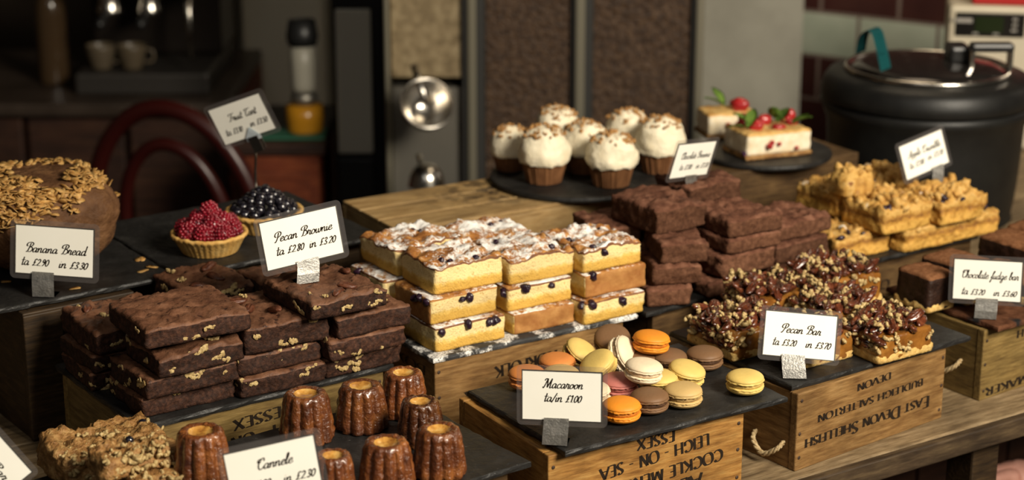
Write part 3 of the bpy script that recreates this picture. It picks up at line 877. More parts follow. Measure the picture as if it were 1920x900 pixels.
def piece(name, label, cat, group, q, mats, part='cake', gap=.0004, **kw):
    """a bake settled at q"""
    root = thing(name, label, cat, (q['c'].x, q['c'].y, q['z0'] + gap), R_(q['yaw']), group)
    t_ = q['z1'] - q['z0'] - gap
    if q['cov']:
        t_ -= .0008
        kw['dome'] = 0; kw['lump'] = kw.get('lump', 0) * .12
    obj(part, slab(q['w'] - q['m'], q['d'] - q['m'], t_, seed=q['c'].x * 13 + q['c'].y * 7 + t_ * 90, **kw), mats, root)
    return root
def side_spots(w, d, t, n, zlo=.15, zhi=.85, left=.3):
    out = []
    for _ in range(n):
        z = t * U(zlo, zhi)
        if random.random() < left: out.append(((-w / 2, U(-d * .42, d * .42), z), PI / 2))
        else: out.append(((U(-w * .45, w * .45), -d / 2, z), 0))
    return out

# ------------------------------------------------------------------ pecan brownies
PB = [  # px, py, ztop, w, d, t, yaw, nuts, label
 (267, 747, .1235, .107, .092, .0235, 35, 2, 'smooth-sided pecan brownie at the bottom of the front corner stack'),
 (274, 714, .1465, .107, .092, .0225, 36, 7, 'nut-flecked pecan brownie second from the bottom of the front corner stack'),
 (298, 674, .1685, .100, .090, .0215, 35, 7, 'nut-flecked pecan brownie just under the big top one of the front corner stack'),
 (275, 622, .2010, .120, .108, .0315, 34, 2, 'big thick pecan brownie crowning the front corner stack'),
 (168, 700, .1220, .090, .085, .0215, 33, 4, 'pecan brownie on the slate at the far end stack, beside the tall dark crate'),
 (172, 667, .1440, .090, .085, .0215, 35, 2, 'pecan brownie in the middle of the stack beside the tall dark crate'),
 (180, 626, .1690, .098, .100, .0245, 35, 5, 'pecan brownie topping the stack beside the tall dark crate'),
 (440, 713, .1245, .103, .085, .0240, 34, 4, 'pecan brownie at the bottom of the middle front stack above the stencilled ESSEX'),
 (436, 674, .1470, .100, .085, .0220, 35, 6, 'nutty pecan brownie squeezed between two others in the middle front stack'),
 (436, 622, .1800, .103, .110, .0315, 34, 4, 'pecan brownie with a pecan on its top, topping the middle front stack'),
 (594, 678, .1245, .098, .085, .0240, 35, 7, 'bright-nutted pecan brownie at the bottom of the stack beside the blueberry cakes'),
 (606, 645, .1480, .100, .085, .0225, 36, 5, 'pecan brownie second from the bottom of the stack beside the blueberry cakes'),
 (614, 604, .1720, .094, .085, .0230, 36, 0, 'nutless pecan brownie under the sign-bearing one beside the blueberry cakes'),
 (584, 574, .1985, .098, .115, .0255, 36, 4, 'pecan brownie topped with glazed nuts carrying the Pecan Brownie sign'),
 (381, 549, .1700, .083, .100, .0250, 34, 5, 'pecan brownie at the back below the raspberry tart'),
 (484, 543, .1730, .070, .080, .0250, 35, 0, 'pecan brownie at the back half hidden by the Pecan Brownie sign'),
 (372, 588, .1450, .090, .080, .0225, 34, 0, 'pecan brownie tucked under the back one below the raspberry tart'),
 (372, 620, .1220, .090, .080, .0220, 34, 0, 'pecan brownie lowest at the back below the raspberry tart'),
 (476, 617, .1230, .080, .070, .0220, 35, 0, 'pecan brownie lowest at the back behind the sign'),
 (476, 582, .1475, .080, .070, .0235, 35, 0, 'pecan brownie tucked under the back one behind the sign'),
]
for q in settle(PB):
    (px, py, zt, w, d, t_, yaw, nn_, lab) = q['row']
    t_ = zt - q['z0']
    r = piece('pecan_brownie', lab, 'brownie', 'pecan brownies on the ESSEX crate', q, [M['brownie'], M['brownie_top'], M['brownie']], part='sponge',
              amp=.0024, warp=.0042, dome=.0015 if 'top' not in lab else .003, lump=.0012 if 'top' not in lab else .0035, lump_s=55, rnd=.003, res=.0036)
    for (p, rz) in side_spots(w, d, t_, int(nn_ * 1.5), .15, .92, .3):
        put('nut_piece', random.choice(NUT), r, p, (0, U(-.5, .5), rz), (lambda q_: (q_ * U(1, 1.5), q_ * .45, q_))(U(.7, 1.15)))
    if 'top' in lab or 'carrying' in lab or 'back below' in lab:
        for k in range(3):
            o = put('pecan_half', PEC[k % 4], r, (U(-w * .38, w * .38), U(-d * .38, d * .38), t_ + .0035), (U(-.2, .2), U(-.2, .2), U(0, 6)), U(.8, 1.1))
            if not PEC[k % 4].materials: PEC[k % 4].materials.append(M['pecan_dry'])
        for k in range(3):
            put('nut_piece', random.choice(NUT), r, (U(-w * .4, w * .4), U(-d * .4, d * .4), t_ + .003), (0, 0, U(0, 6)), U(.5, .9))

# ------------------------------------------------------------------ blueberry cakes
BB = [  # px, py, ztop, w, d, t, yaw, berries, baked, label
 (816, 615, .1310, .096, .085, .0310, 33, 5, '', 'blueberry cake square at the bottom of the near corner stack on the sugared slate'),
 (806, 562, .1625, .092, .080, .0310, 34, 5, 'l', 'blueberry cake square in the middle of the near corner stack, dark baked side showing'),
 (816, 504, .1950, .092, .078, .0320, 33, 0, '', 'plain-sided blueberry cake square topping the near corner stack'),
 (964, 590, .1260, .086, .085, .0260, 32, 0, 'f', 'blueberry cake square with smooth brown side at the bottom of the middle front stack'),
 (953, 541, .1560, .090, .080, .0295, 32, 4, '', 'blueberry cake square with three dark berries in the middle of the middle front stack'),
 (957, 491, .1860, .090, .094, .0295, 33, 0, '', 'blueberry cake square with the whitest sugar top on the middle front stack'),
 (1086, 570, .1290, .087, .085, .0290, 33, 3, '', 'pale blueberry cake square at the bottom of the stack next to the plain chocolate brownies'),
 (1082, 518, .1600, .090, .085, .0305, 33, 1, 'f', 'brown-sided blueberry cake square in the middle of the stack next to the plain chocolate brownies'),
 (1078, 478, .1860, .086, .094, .0255, 33, 1, '', 'blueberry cake square with lumpy browned top on the stack next to the plain chocolate brownies'),
 (729, 571, .1310, .080, .078, .0310, 33, 1, '', 'blueberry cake square at the bottom of the back stack beside the pecan brownies'),
 (720, 527, .1620, .085, .082, .0305, 33, 1, '', 'blueberry cake square in the middle of the back stack beside the pecan brownies'),
 (743, 471, .1945, .094, .085, .0320, 34, 2, '', 'blueberry cake square topping the back stack beside the pecan brownies'),
 (884, 532, .1310, .088, .078, .0310, 33, 0, '', 'blueberry cake square hidden low in the middle of the back row'),
 (880, 489, .1620, .088, .078, .0305, 33, 0, '', 'blueberry cake square hidden second in the middle of the back row'),
 (886, 459, .1860, .092, .070, .0240, 33, 0, '', 'greyish sugar-dusted blueberry cake square on top in the middle of the back row'),
]
for q in settle(BB):
    (px, py, zt, w, d, t_, yaw, nb_, bk, lab) = q['row']
    t_ = zt - q['z0']
    r = piece('blueberry_cake', lab, 'cake', 'blueberry cakes on the NORFOLK crate', q, [M['cake'], M['icing'], M['baked_dark'] if not bk else M['baked']], part='sponge',
              amp=.0014, warp=.0026, rim=2, dome=.002 if zt > .17 else .0006, lump=.0065 if zt > .17 else .0012, lump_s=60, rnd=.0026, taper=-.01, baked=bk, res=.0034)
    for (p, rz) in side_spots(w, d, t_, nb_, .72, .88, .25):
        put('blueberry', random.choice(BER), r, p, (U(0, 3), U(0, 3), U(0, 3)), U(.75, 1.15))
    if zt > .17:
        for k in range(4):
            put('blueberry', random.choice(BER), r, (U(-w * .38, w * .38), U(-d * .38, d * .38), t_ + .0005), (U(0, 3), 0, U(0, 3)), U(.5, .8))

# ------------------------------------------------------------------ plain chocolate brownies
CB = [
 (1330, 531, .1195, .082, .08, .0195, 32, 'plain chocolate brownie at the bottom of the centre stack, just above the pecan bars'),
 (1353, 482, .1500, .090, .085, .0295, 33, 'plain chocolate brownie second from the bottom of the centre stack'),
 (1357, 452, .1705, .085, .085, .0195, 32, 'plain chocolate brownie second from the top of the centre stack'),
 (1356, 420, .1930, .088, .088, .0220, 33, 'plain chocolate brownie topping the centre stack'),
 (1449, 508, .1210, .090, .08, .0205, 36, 'plain chocolate brownie at the bottom of the end stack beside the apple crumble'),
 (1446, 464, .1475, .090, .08, .0260, 36, 'plain chocolate brownie in the middle of the end stack beside the apple crumble'),
 (1438, 431, .1690, .100, .085, .0210, 37, 'plain chocolate brownie with a jutting corner topping the end stack beside the apple crumble'),
 (1211, 543, .1240, .060, .075, .0235, 14, 'plain chocolate brownie at the bottom of the stack touching the blueberry cakes'),
 (1227, 500, .1500, .062, .075, .0255, 12, 'plain chocolate brownie in the middle of the stack touching the blueberry cakes'),
 (1240, 457, .1770, .060, .095, .0265, 10, 'plain chocolate brownie topping the stack touching the blueberry cakes'),
 (1178, 428, .1770, .062, .085, .0260, 22, 'tilted plain chocolate brownie at the back beside the pale crate'),
 (1185, 458, .1500, .062, .080, .0260, 22, 'plain chocolate brownie under the tilted one beside the pale crate'),
 (1190, 488, .1230, .060, .070, .0220, 22, 'plain chocolate brownie lowest at the back beside the pale crate'),
 (1241, 394, .2090, .080, .095, .0300, 34, 'plain chocolate brownie at the back bearing the sign below the cupcakes'),
 (1247, 433, .1770, .075, .080, .0270, 34, 'plain chocolate brownie under the sign-bearing one at the back'),
 (1325, 368, .2130, .090, .070, .0330, 36, 'plain chocolate brownie at the very back below the cheesecake slices'),
 (1330, 436, .1500, .088, .070, .0500, 36, 'thick plain chocolate brownie lowest at the very back'),
 (1330, 412, .1780, .088, .070, .0280, 36, 'plain chocolate brownie second at the very back below the cheesecake slices'),
]
for q in settle(CB):
    lab = q['row'][-1]
    piece('chocolate_brownie', lab, 'brownie', 'plain chocolate brownies', q, [M['choc'], M['choc_top'], M['choc']], part='sponge',
          amp=.0026, warp=.0045, dome=.002, lump=.0045, lump_s=40, rnd=.004, res=.0036)

# ------------------------------------------------------------------ apple crumble squares
AC = [
 (1571, 450, .1300, .092, .085, .0300, 31, 0, 'apple crumble square at the near corner of its slate, dark raisins on top'),
 (1660, 441, .1320, .092, .085, .0310, 33, 0, 'apple crumble square in the middle of the front row'),
 (1749, 421, .1320, .086, .085, .0310, 33, 0, 'apple crumble square at the far end of the front row beside the fudge bars'),
 (1660, 399, .1640, .090, .085, .0310, 33, 1, 'apple crumble square on the second layer above the middle of the front row'),
 (1744, 386, .1650, .082, .085, .0310, 34, 1, 'apple crumble square on the second layer under the Apple Crumble sign'),
 (1572, 398, .1330, .080, .080, .0310, 34, 0, 'apple crumble square in the back row behind the plain chocolate brownies'),
 (1570, 363, .1680, .080, .080, .0310, 34, 1, 'apple crumble square with sugared crumbs at the back end, tallest of its pile'),
 (1640, 347, .1640, .085, .080, .0300, 34, 1, 'apple crumble square in the back row left of the sign'),
 (1648, 381, .1320, .085, .070, .0300, 34, 0, 'apple crumble square low in the back row'),
 (1585, 336, .1960, .055, .040, .0270, 30, 2, 'round golden apple crumble end piece propped on the back row'),
]
RAI = mesh_of(lumpy(.0055, 77, .35, 2, (1.3, 1, .7), 1.6), 'raisin'); RAI.materials.append(M['berry_dark'])
for q in settle(AC, m=.004):
    (px, py, zt, w, d, t_, yaw, top, lab) = q['row']
    t_ = zt - q['z0']
    if top == 2:
        end_q, end_lab = q, lab
        continue
    r = piece('apple_crumble', lab, 'cake', 'apple crumble squares', q, [M['apple'], M['crumble'], M['apple']], part='sponge',
              amp=.0030, warp=.004, dome=.002, lump=.010, lump_s=75, rnd=.004, res=.0036)
    bm = bmesh.new()
    for k in range(60 if top else 34):
        merge(bm, random.choice(CRUMB), TRS((U(-w * .44, w * .44), U(-d * .44, d * .44), t_ + (U(-.003, .003) + (U(0, .006) if top else 0) if not q['cov'] else -.004)), (U(0, 6), U(0, 6), U(0, 6)), U(.45, 1.7)))
    obj('crumble_topping', bm, M['crumble'], r)
    for k in range(3):
        put('raisin', RAI, r, (U(-w * .45, w * .3), -d * U(.3, .5), t_ + U(-.003, .004)), (U(0, 1), U(0, 1), U(0, 6)), U(.7, 1.1))
# one crumble piece standing on edge on the back row
r = piece('apple_crumble', end_lab, 'cake', 'apple crumble squares', end_q, [M['crumble'], M['apple'], M['apple']], part='sponge', amp=.004, dome=.008, lump=.004, rnd=.012)
bm = bmesh.new()
for k in range(16):
    merge(bm, random.choice(CRUMB), TRS((U(-.02, .02), U(-.015, .015), .03 + U(0, .005)), (U(0, 6), U(0, 6), U(0, 6)), U(.6, 1.3)))
obj('crumble_topping', bm, M['crumble'], r)

# ------------------------------------------------------------------ pecan bars
PECG = []
for i in range(4):
    me = PEC[i].copy(); me.materials.clear(); me.materials.append(M['pecan']); PECG.append(me)
PR = [
 (1383, 634, .131, .095, .085, .031, 33, 'sticky pecan bar at the near end of its slate beside the brown macaroons'),
 (1506, 645, .131, .075, .055, .031, 32, 'sticky pecan bar behind the Pecan Bar sign, its nuts spilling towards the slate edge'),
 (1650, 637, .131, .084, .075, .031, 34, 'sticky pecan bar at the front edge with shiny caramel side facing out'),
 (1435, 572, .134, .090, .080, .034, 32, 'sticky pecan bar in the back row above the Pecan Bar sign'),
 (1556, 560, .140, .092, .085, .040, 32, 'sticky pecan bar highest in the back row, near the apple crumble crate'),
 (1585, 603, .134, .080, .075, .034, 32, 'sticky pecan bar in the middle of the slate behind the sign'),
]
for q in settle(PR, m=.006):
    (px, py, zt, w, d, t_, yaw, lab) = q['row']
    r = piece('pecan_bar', lab, 'cake', 'sticky pecan bars', q, [M['caramel'], M['caramel'], M['caramel']], part='caramel', amp=.002, rnd=.004, res=.004, taper=.02)
    obj('shortbread', slab(w * 1.03, d * 1.03, .010, seed=px, amp=.0022, res=.004, rnd=.003), [M['shortbread']] * 3, r)
    for k in range(58):
        a, b = U(-w * .46, w * .46), U(-d * .46, d * .46)
        put('pecan_half', random.choice(PECG), r, (a, b, t_ + U(.000, .010)), (U(-.7, .7), U(-.5, .5), .5 + U(-.5, .5)), U(.75, 1.1))
    for k in range(12):
        put('pecan_half', random.choice(PECG), r, (-w * .495, U(-d * .45, d * .45), U(.45, 1) * t_), (U(-.4, .4), U(-.3, .3), PI / 2 + U(-.4, .4)), U(.7, 1.0))
    for k in range(60):
        a, b = (U(-w * .46, w * .46), U(-d * .46, d * .46)) if k < 26 else ((-w * .495, U(-d * .46, d * .46)) if k % 4 else (U(-w * .46, w * .46), -d * .495))
        put('nut_piece', random.choice(NUT), r, (a, b, t_ + U(.006, .013) if k < 26 else U(.014, t_)), (U(-1, 1), U(-1, 1), U(0, 6)), U(.7, 1.15))

# ------------------------------------------------------------------ fudge bars
FB = [
 (1743, 522, .146, .045, .056, .046, 33, 'chocolate fudge bar nearest the front of its slate, pale biscuit base showing'),
 (1835, 500, .148, .055, .075, .046, 38, 'chocolate fudge bar peeping over the edge of the Chocolate fudge bar sign'),
 (1880, 482, .150, .060, .08, .048, 38, 'cocoa-topped chocolate fudge bar behind the sign, by the kettle'),
 (1935, 460, .152, .060, .08, .050, 38, 'chocolate fudge bar at the frame edge near the green-grey tiles'),
 (1932, 535, .130, .060, .10, .030, 38, 'low chocolate fudge bar beside the steel clip of its sign'),
]
for q in settle(FB):
    (px, py, zt, w, d, t_, yaw, lab) = q['row']
    r = piece('fudge_bar', lab, 'cake', 'chocolate fudge bars', q, [M['fudge'], M['cocoa'], M['fudge']], part='fudge', amp=.0016, rnd=.004, res=.005, dome=.002)
    obj('biscuit_base', slab(w * 1.04, d * 1.03, .011, seed=px, amp=.0022, res=.004, rnd=.003), [M['shortbread']] * 3, r)

crate('dark crate behind the plain chocolate brownies under the cheesecake slate', xf.w(.515, .0), R_(31), .27, .165, .150, m='crate_dark', nails=False)

def disc_slate(label, c, r, z, th=.008):
    bm = lathe([(r - .003, 0), (r - .0006, .0012), (r, th * .5), (r - .0008, th - .001), (r - .003, th)], 72, fn=lambda rr, zz, a: (rr * (1 + .006 * fbm((cos(a) * 2, sin(a) * 2, 0), 1, 3)), zz))
    o = obj('round_slate', bm, M['slate'], None, (c.x, c.y, z), smooth=False)
    return tag(o, label, 'slate', 'round slates on the back crates')
dc = xf.w(.335, .088)
disc_slate('round black slate under the frosted cupcakes', dc, .124, .1504)
dk = xf.w(.655, .062)
disc_slate('round black slate under the strawberry cheesecake slices', dk, .100, .1504)
CUPZ = .1588

# ------------------------------------------------------------------ cupcakes
def cupcake(px, py, s, seed, label, htop=.046, lean=0.0):
    p = at(px, py, CUPZ)
    r = thing('cupcake', label, 'cupcake', p, U(0, 6), 'white frosted cupcakes on the round slate')
    def pleat(rr, zz, a): return (rr * (1 + .022 * (1 if int(a / (2 * PI) * 88) % 2 else -1)), zz)
    bm = lathe([(.0, 0), (.0225 * s, 0), (.0240 * s, .001), (.0320 * s, .034 * s), (.0312 * s, .034 * s), (.0300 * s, .031 * s), (0, .031 * s)], 88, fn=pleat)
    obj('paper_case', bm, M['wrapper'], r, smooth=False)
    prof = [(0, .028), (.030, .029), (.0345, .031), (.0358, .036), (.0352, .044), (.0325, .054), (.0290, .063), (.0220, .071), (.0120, .0755), (0, .077)]
    k = htop / .048
    prof = [(a * s, (.029 + (b - .029) * k) * s) for a, b in prof]
    bm = lathe(smooth2(prof, 4), 56)
    o3 = Vector((seed * 3.3, seed, 0))
    for v in bm.verts:
        f = max(0, (v.co.z - .03) / .04)
        sw = sin(3 * math.atan2(v.co.y, v.co.x) + f * 5 + seed)
        q = 1 + .07 * fbm(v.co * 55 + o3, 1, 3) + .035 * sw * min(1, f * 2)
        v.co.x = v.co.x * q + lean * f * .004; v.co.y *= q
        v.co.z += .0022 * fbm(v.co * 90 + o3, 1, 3)
        if f < .12: v.co.z -= .003 * max(0, fbm((v.co.x * 160, v.co.y * 160, seed), 1, 2))
    obj('frosting', bm, M['frosting'], r)
    bm = bmesh.new()
    top = prof[-1][1]
    for i in range(70):
        a, rr = U(0, 2 * PI), .030 * s * math.sqrt(random.random())
        zz = top - (rr / (.036 * s)) ** 2.4 * .020 + U(-.001, .0022)
        merge(bm, random.choice(CRUMB), TRS((rr * cos(a), rr * sin(a), zz), (U(0, 6), U(0, 6), U(0, 6)), U(.25, .62)))
    obj('chopped_nuts', bm, M['chopped'], r)
def smooth2(prof, k):
    return [(max(0, p.x), p.z) for p in smooth_path([(a, 0, b) for a, b in prof], k)]
cupcake(1020, 340, 1.02, 1, 'large frosted cupcake at the front edge of its slate, nearest the pale crate', .050)
cupcake(1146, 346, 1.03, 2, 'frosted cupcake at the front edge of its slate above the chocolate brownies', .044)
cupcake(956, 318, .80, 3, 'small cupcake with a low frosting cap at the outer end of the group', .052)
cupcake(1096, 321, .98, 4, 'frosted cupcake in the middle of the group between the two front ones', .046)
cupcake(1044, 297, .97, 5, 'frosted cupcake at the back with the tallest heap of chopped nuts', .052)
cupcake(1176, 300, .96, 6, 'frosted cupcake at the back with smooth cream and a few nuts', .050)
cupcake(1237, 321, 1.02, 7, 'frosted cupcake beside the Chocolate Brownie sign', .050)

# ------------------------------------------------------------------ cheesecake
STR = []
for i in range(3):
    bm = lathe(smooth2([(0, 0), (.006, .001), (.010, .006), (.009, .013), (.004, .020), (0, .0215)], 3), 20)
    for v in bm.verts:
        v.co += v.co.normalized() * .0006 * fbm(v.co * 500, 1, 2)
        if i == 1: v.co.y *= .45
    STR.append(mesh_of(bm, 'strawberry')); STR[-1].materials.append(M['strawberry'])
def leaf_mesh():
    bm = bmesh.new()
    rows = []
    for i in range(7):
        f = i / 6
        w = .0042 * sin(PI * min(1, f * .92 + .06))
        rows.append([bm.verts.new((f * .018, y * w, .0025 * sin(f * 2.2) + .0012 * abs(y) + z)) for y in (-1, -.5, 0, .5, 1) for z in (0,)])
    for A, B in zip(rows, rows[1:]):
        for i in range(4): bm.faces.new((A[i], B[i], B[i + 1], A[i + 1]))
    bmesh.ops.solidify(bm, geom=bm.faces[:], thickness=.0004)
    return mesh_of(bm, 'mint_leaf')
LEAF = leaf_mesh(); LEAF.materials.append(M['mint'])
def cheesecake(px, py, w, d, yaw, label, berries, leaves):
    p = at(px, py, CUPZ)
    f = Frame(p, R_(yaw))
    c = f.w(w / 2, d / 2, CUPZ + .0003)
    r = thing('cheesecake_slice', label, 'cake', c, R_(yaw), 'cheesecake slices on the round slate')
    obj('biscuit_base', slab(w * 1.03, d * 1.03, .007, seed=px, amp=.003, res=.004, rnd=.002), [M['flapjack']] * 3, r)
    o = obj('filling', slab(w, d, .032, seed=py, amp=.0014, res=.005, rnd=.004, lump=.002), [M['cheese'], M['cheese_top'], M['cheese']], r, (0, 0, .0065))
    for k in range(4):
        put('berry_piece', STR[0], r, (U(-w * .4, w * .3), -d / 2 - .001, U(.010, .030)), (PI / 2, 0, 0), U(.3, .5))
    for (x, y, rx, rz, sc, i) in berries: put('strawberry', STR[i], r, (x, y, .041), (rx, 0, rz), sc)
    for (x, y, rz) in leaves: put('mint_leaf', LEAF, r, (x, y, .044), (U(-.3, .3), U(-.6, .1), rz), U(1.7, 2.3))
cheesecake(1400, 302, .108, .072, 22, 'strawberry cheesecake slice with mint on top, front one on the round slate',
           [(-.03, .0, 1.3, .4, 1.1, 0), (-.012, .012, 1.4, 2.2, 1.1, 1), (.03, .015, 1.2, 1.4, 1.0, 1), (-.02, .024, 1.2, 3.4, 1.0, 0), (.045, .018, .4, 0, .9, 0), (.0, -.012, 1.5, .9, 1.0, 1), (-.038, .018, 1.4, 1.9, 1.0, 1), (.038, -.008, 1.45, 2.9, .9, 1), (.012, .02, 1.2, 5, 1.0, 0)],
           [(-.045, -.02, .8), (-.048, -.012, 3.5), (-.03, -.016, 2.4), (.012, -.004, .5), (.028, 0, 2.6), (.036, -.01, -1.2), (.02, .012, 4.0), (.03, -.02, -.9)])
cheesecake(1328, 262, .078, .060, 14, 'pale cheesecake slice with one strawberry behind the front slice',
           [(.012, .0, 1.2, .6, 1.3, 0), (.02, .012, 1.4, 2.6, 1.2, 1)], [(-.004, -.004, 3.2), (.0, .01, 2.0)])
vb = thing('violet_flower', 'tiny violet flower lying on the round slate beside the front cheesecake slice', 'flower', at(1396, 296, CUPZ + .004))
for k in range(5): put('petal', LEAF, vb, (0, 0, .001), (0, -.9, k * 1.25), .55)
M_v = LEAF.copy(); M_v.materials.clear(); M_v.materials.append(M['violet'])
for c_ in vb.children: c_.data = M_v

# ------------------------------------------------------------------ canneles
def cannele(px, py, s, hs, label):
    p = at(px, py, .0922)
    seed = px * .01
    r = thing('fluted_cake', label, 'cake', p, U(0, 6), 'small fluted caramel cakes on the near slate')
    H = .049 * hs
    prof = [(0, 0), (.0235, 0), (.0272, .002), (.0278, .006), (.0268, .014), (.0258, .022), (.0246, .031), (.0234, .039), (.0226, .0435), (.0210, .0478), (.0180, .0495), (.0145, .0492), (.0122, .0482)]
    prof = [(a * s, b / .049 * H) for a, b in smooth2(prof, 2)]
    def flute(rr, zz, a):
        f = min(1, max(0, zz / H))
        am = .17 if f < .86 else .17 * max(0, (1 - f) / .14)
        k = 1 + am * (abs(sin(6 * a)) ** .75 - .72)
        return (rr * k * (1 + .05 * fbm((cos(a) * 4, sin(a) * 4, zz * 190 + seed), 1, 3)), zz + .001 * fbm((cos(a) * 3 + seed, sin(a) * 3, zz * 60), 1, 2) * (f > .3))
    obj('caramel_crust', lathe(prof, 108, fn=flute, cap=False), M['cannele'], r)
    e = .0122 * s
    bm = lathe([(e * 1.03, H * .985), (e * .93, H * .965), (e * .75, H * .935), (e * .45, H * .915), (0, H * .91)], 40, fn=lambda rr, zz, a: (rr * (1 + .05 * fbm((cos(a) * 2 + seed, sin(a) * 2, 0), 1, 2)), zz), cap=False)
    obj('golden_hollow', bm, M['cannele_top'], r)
cannele(576, 822, 1.0, 1.05, 'amber fluted cake behind the Cannele sign, its golden hollow bright')
cannele(679, 800, 1.0, .97, 'dark glossy fluted cake in the back row between two others')
cannele(758, 775, .90, .98, 'fluted cake furthest back, close to the side of the NORFOLK crate')
cannele(789, 828, .86, .94, 'fluted cake half hidden behind the front one by the slate edge')
cannele(824, 888, .95, 1.0, 'fluted cake nearest the macaroon crate with wide golden hollow')
cannele(726, 912, .98, .98, 'dark fluted cake at the front between the one by the crate and the sign')
cannele(626, 935, .80, .95, 'small amber fluted cake at the bottom edge right behind the sign')
cannele(381, 898, 1.02, 1.07, 'amber fluted cake below the stencilled ESSEX, beside the flapjacks')

# ------------------------------------------------------------------ macaroons
def macaron(px, py, zc, colr, label, tilt=(0, 0), rz=0.0, broken=False):
    p = at(px, py, zc)
    r = thing('macaroon', label, 'macaroon', p, rz, 'macaroons on the front slate')
    r.rotation_euler = (tilt[0], tilt[1], rz)
    R = .0205
    def shell(sgn):
        dome = [(0, .0122), (.006, .0120), (.012, .0112), (.0165, .0096), (.0193, .0075), (.0203, .0056), (.0198, .0048)]
        foot = [(.0203, .0044), (.0207, .0036), (.0206, .0028), (.0196, .0022), (.012, .0020), (0, .0020)]
        prof = [(a, b * sgn) for a, b in smooth2(dome, 3) + foot]
        sd = px * .1 + sgn
        def fr(rr, zz, a):
            z_ = abs(zz)
            k = 1 + (.085 * fbm((cos(a) * 9, sin(a) * 9, z_ * 900 + sd), 1, 3) if .0021 < z_ < .0047 and rr > .015 else .012 * fbm((cos(a) * 1.2, sin(a) * 1.2, sd), 1, 2))
            return (rr * k, zz + (.0004 * fbm((cos(a) * 7, sin(a) * 7, sd), 1, 2) if z_ < .006 else 0))
        return lathe(prof, 64, fn=fr, cap=False)
    obj('top_shell', shell(1), MAC[colr], r)
    obj('bottom_shell', shell(-1), MAC[colr], r)
    bm = lathe([(0, -.0023), (.0178, -.0023), (.0190, -.001), (.0192, .0), (.0190, .001), (.0178, .0023), (0, .0023)], 48, fn=lambda rr, zz, a: (rr * (1 + .03 * fbm((cos(a) * 5, sin(a) * 5, px), 1, 3)), zz), cap=False)
    obj('filling', bm, MACF['brown' if broken else colr], r)
MZ = .1126
MACS = [
 (1165, 768, MZ, 'orange', 'bright orange macaroon at the front beside the Macaroon sign', (0, 0)),
 (1218, 751, MZ, 'brown', 'brown macaroon at the front between the orange and the tan one', (0, 0)),
 (1281, 740, MZ, 'tan', 'tan macaroon at the front of the pile beside the brown one', (0, 0)),
 (1397, 716, MZ, 'yellow', 'yellow macaroon lying alone at the far end of the slate', (0, 0)),
 (1161, 722, MZ, 'pink', 'dusky pink macaroon under the cream one', (0, 0)),
 (1321, 671, MZ, 'brown', 'brown macaroon at the back edge nearest the pecan bars', (0, 0)),
 (1287, 700, .117, 'yellow', 'yellow macaroon leaning down beside the lone brown pair', (.10, .22)),
 (1254, 676, MZ, 'brown', 'brown macaroon half hidden below the bright orange top one', (0, 0)),
 (1207, 695, .1345, 'cream', 'cream macaroon resting on top at the middle of the pile', (0, .10)),
 (1168, 664, .122, 'cream', 'pinkish white macaroon standing on its edge in the pile', (.35, 1.05)),
 (1221, 641, .1350, 'orange', 'bright orange macaroon on top at the back of the pile', (-.05, .08)),
 (1148, 638, .1245, 'brown', 'taupe brown macaroon tipped up at the back, flat face showing', (.45, 0)),
 (1122, 686, .1235, 'yellow', 'yellow macaroon propped on its side behind the Macaroon sign', (.25, -.50)),
 (1088, 664, .1175, 'yellow', 'broken yellow macaroon showing its brown filling', (.20, .55)),
 (1045, 684, MZ, 'coral', 'coral orange macaroon behind the sign under the stencilled NORFOLK', (0, 0)),
 (988, 708, MZ, 'coral', 'coral orange macaroon at the outer corner beside the sign', (0, 0)),
 (1052, 708, MZ, 'tan', 'tan macaroon almost hidden behind the top of the sign', (0, 0)),
 (1108, 738, MZ, 'cream', 'pale macaroon almost hidden behind the sign edge by the pink one', (0, 0)),
 (1236, 716, MZ, 'yellow', 'pale yellow macaroon wedged under the cream and the leaning yellow one', (0, 0)),
 (1198, 676, MZ, 'brown', 'brown macaroon buried at the back under the bright orange top one', (0, 0)),
]
for (px, py, z, c_, lab, tl) in MACS: macaron(px, py, z, c_, lab, tl, 0.0, 'broken' in lab)

# ------------------------------------------------------------------ fruit tarts
RASP = []
for i in range(3):
    bm = bmesh.new()
    ic = bmesh.new(); bmesh.ops.create_icosphere(ic, subdivisions=2, radius=1); icm = mesh_of(ic, 'n')
    k = 84
    for q in range(k):
        f = (q + .5) / k
        ph, th = math.acos(1 - 2 * f), q * 2.39996 + i
        n = Vector((sin(ph) * cos(th), sin(ph) * sin(th), cos(ph)))
        merge(bm, icm, TRS(n * .0092 * (1 + .05 * sin(q * 7)) + Vector((0, 0, n.z * .0012)), (0, 0, 0), U(.00155, .0019)))
    bmesh.ops.create_icosphere(bm, subdivisions=2, radius=.0092)
    RASP.append(mesh_of(bm, 'raspberry')); RASP[-1].materials.append(M['raspberry'])
bm = bmesh.new(); bmesh.ops.create_icosphere(bm, subdivisions=3, radius=.0068)
for v in bm.verts: v.co += v.co.normalized() * .0003 * fbm(v.co * 300, 1, 2)
BBERRY = mesh_of(bm, 'glazed_berry'); BBERRY.materials.append(M['blackberry'])
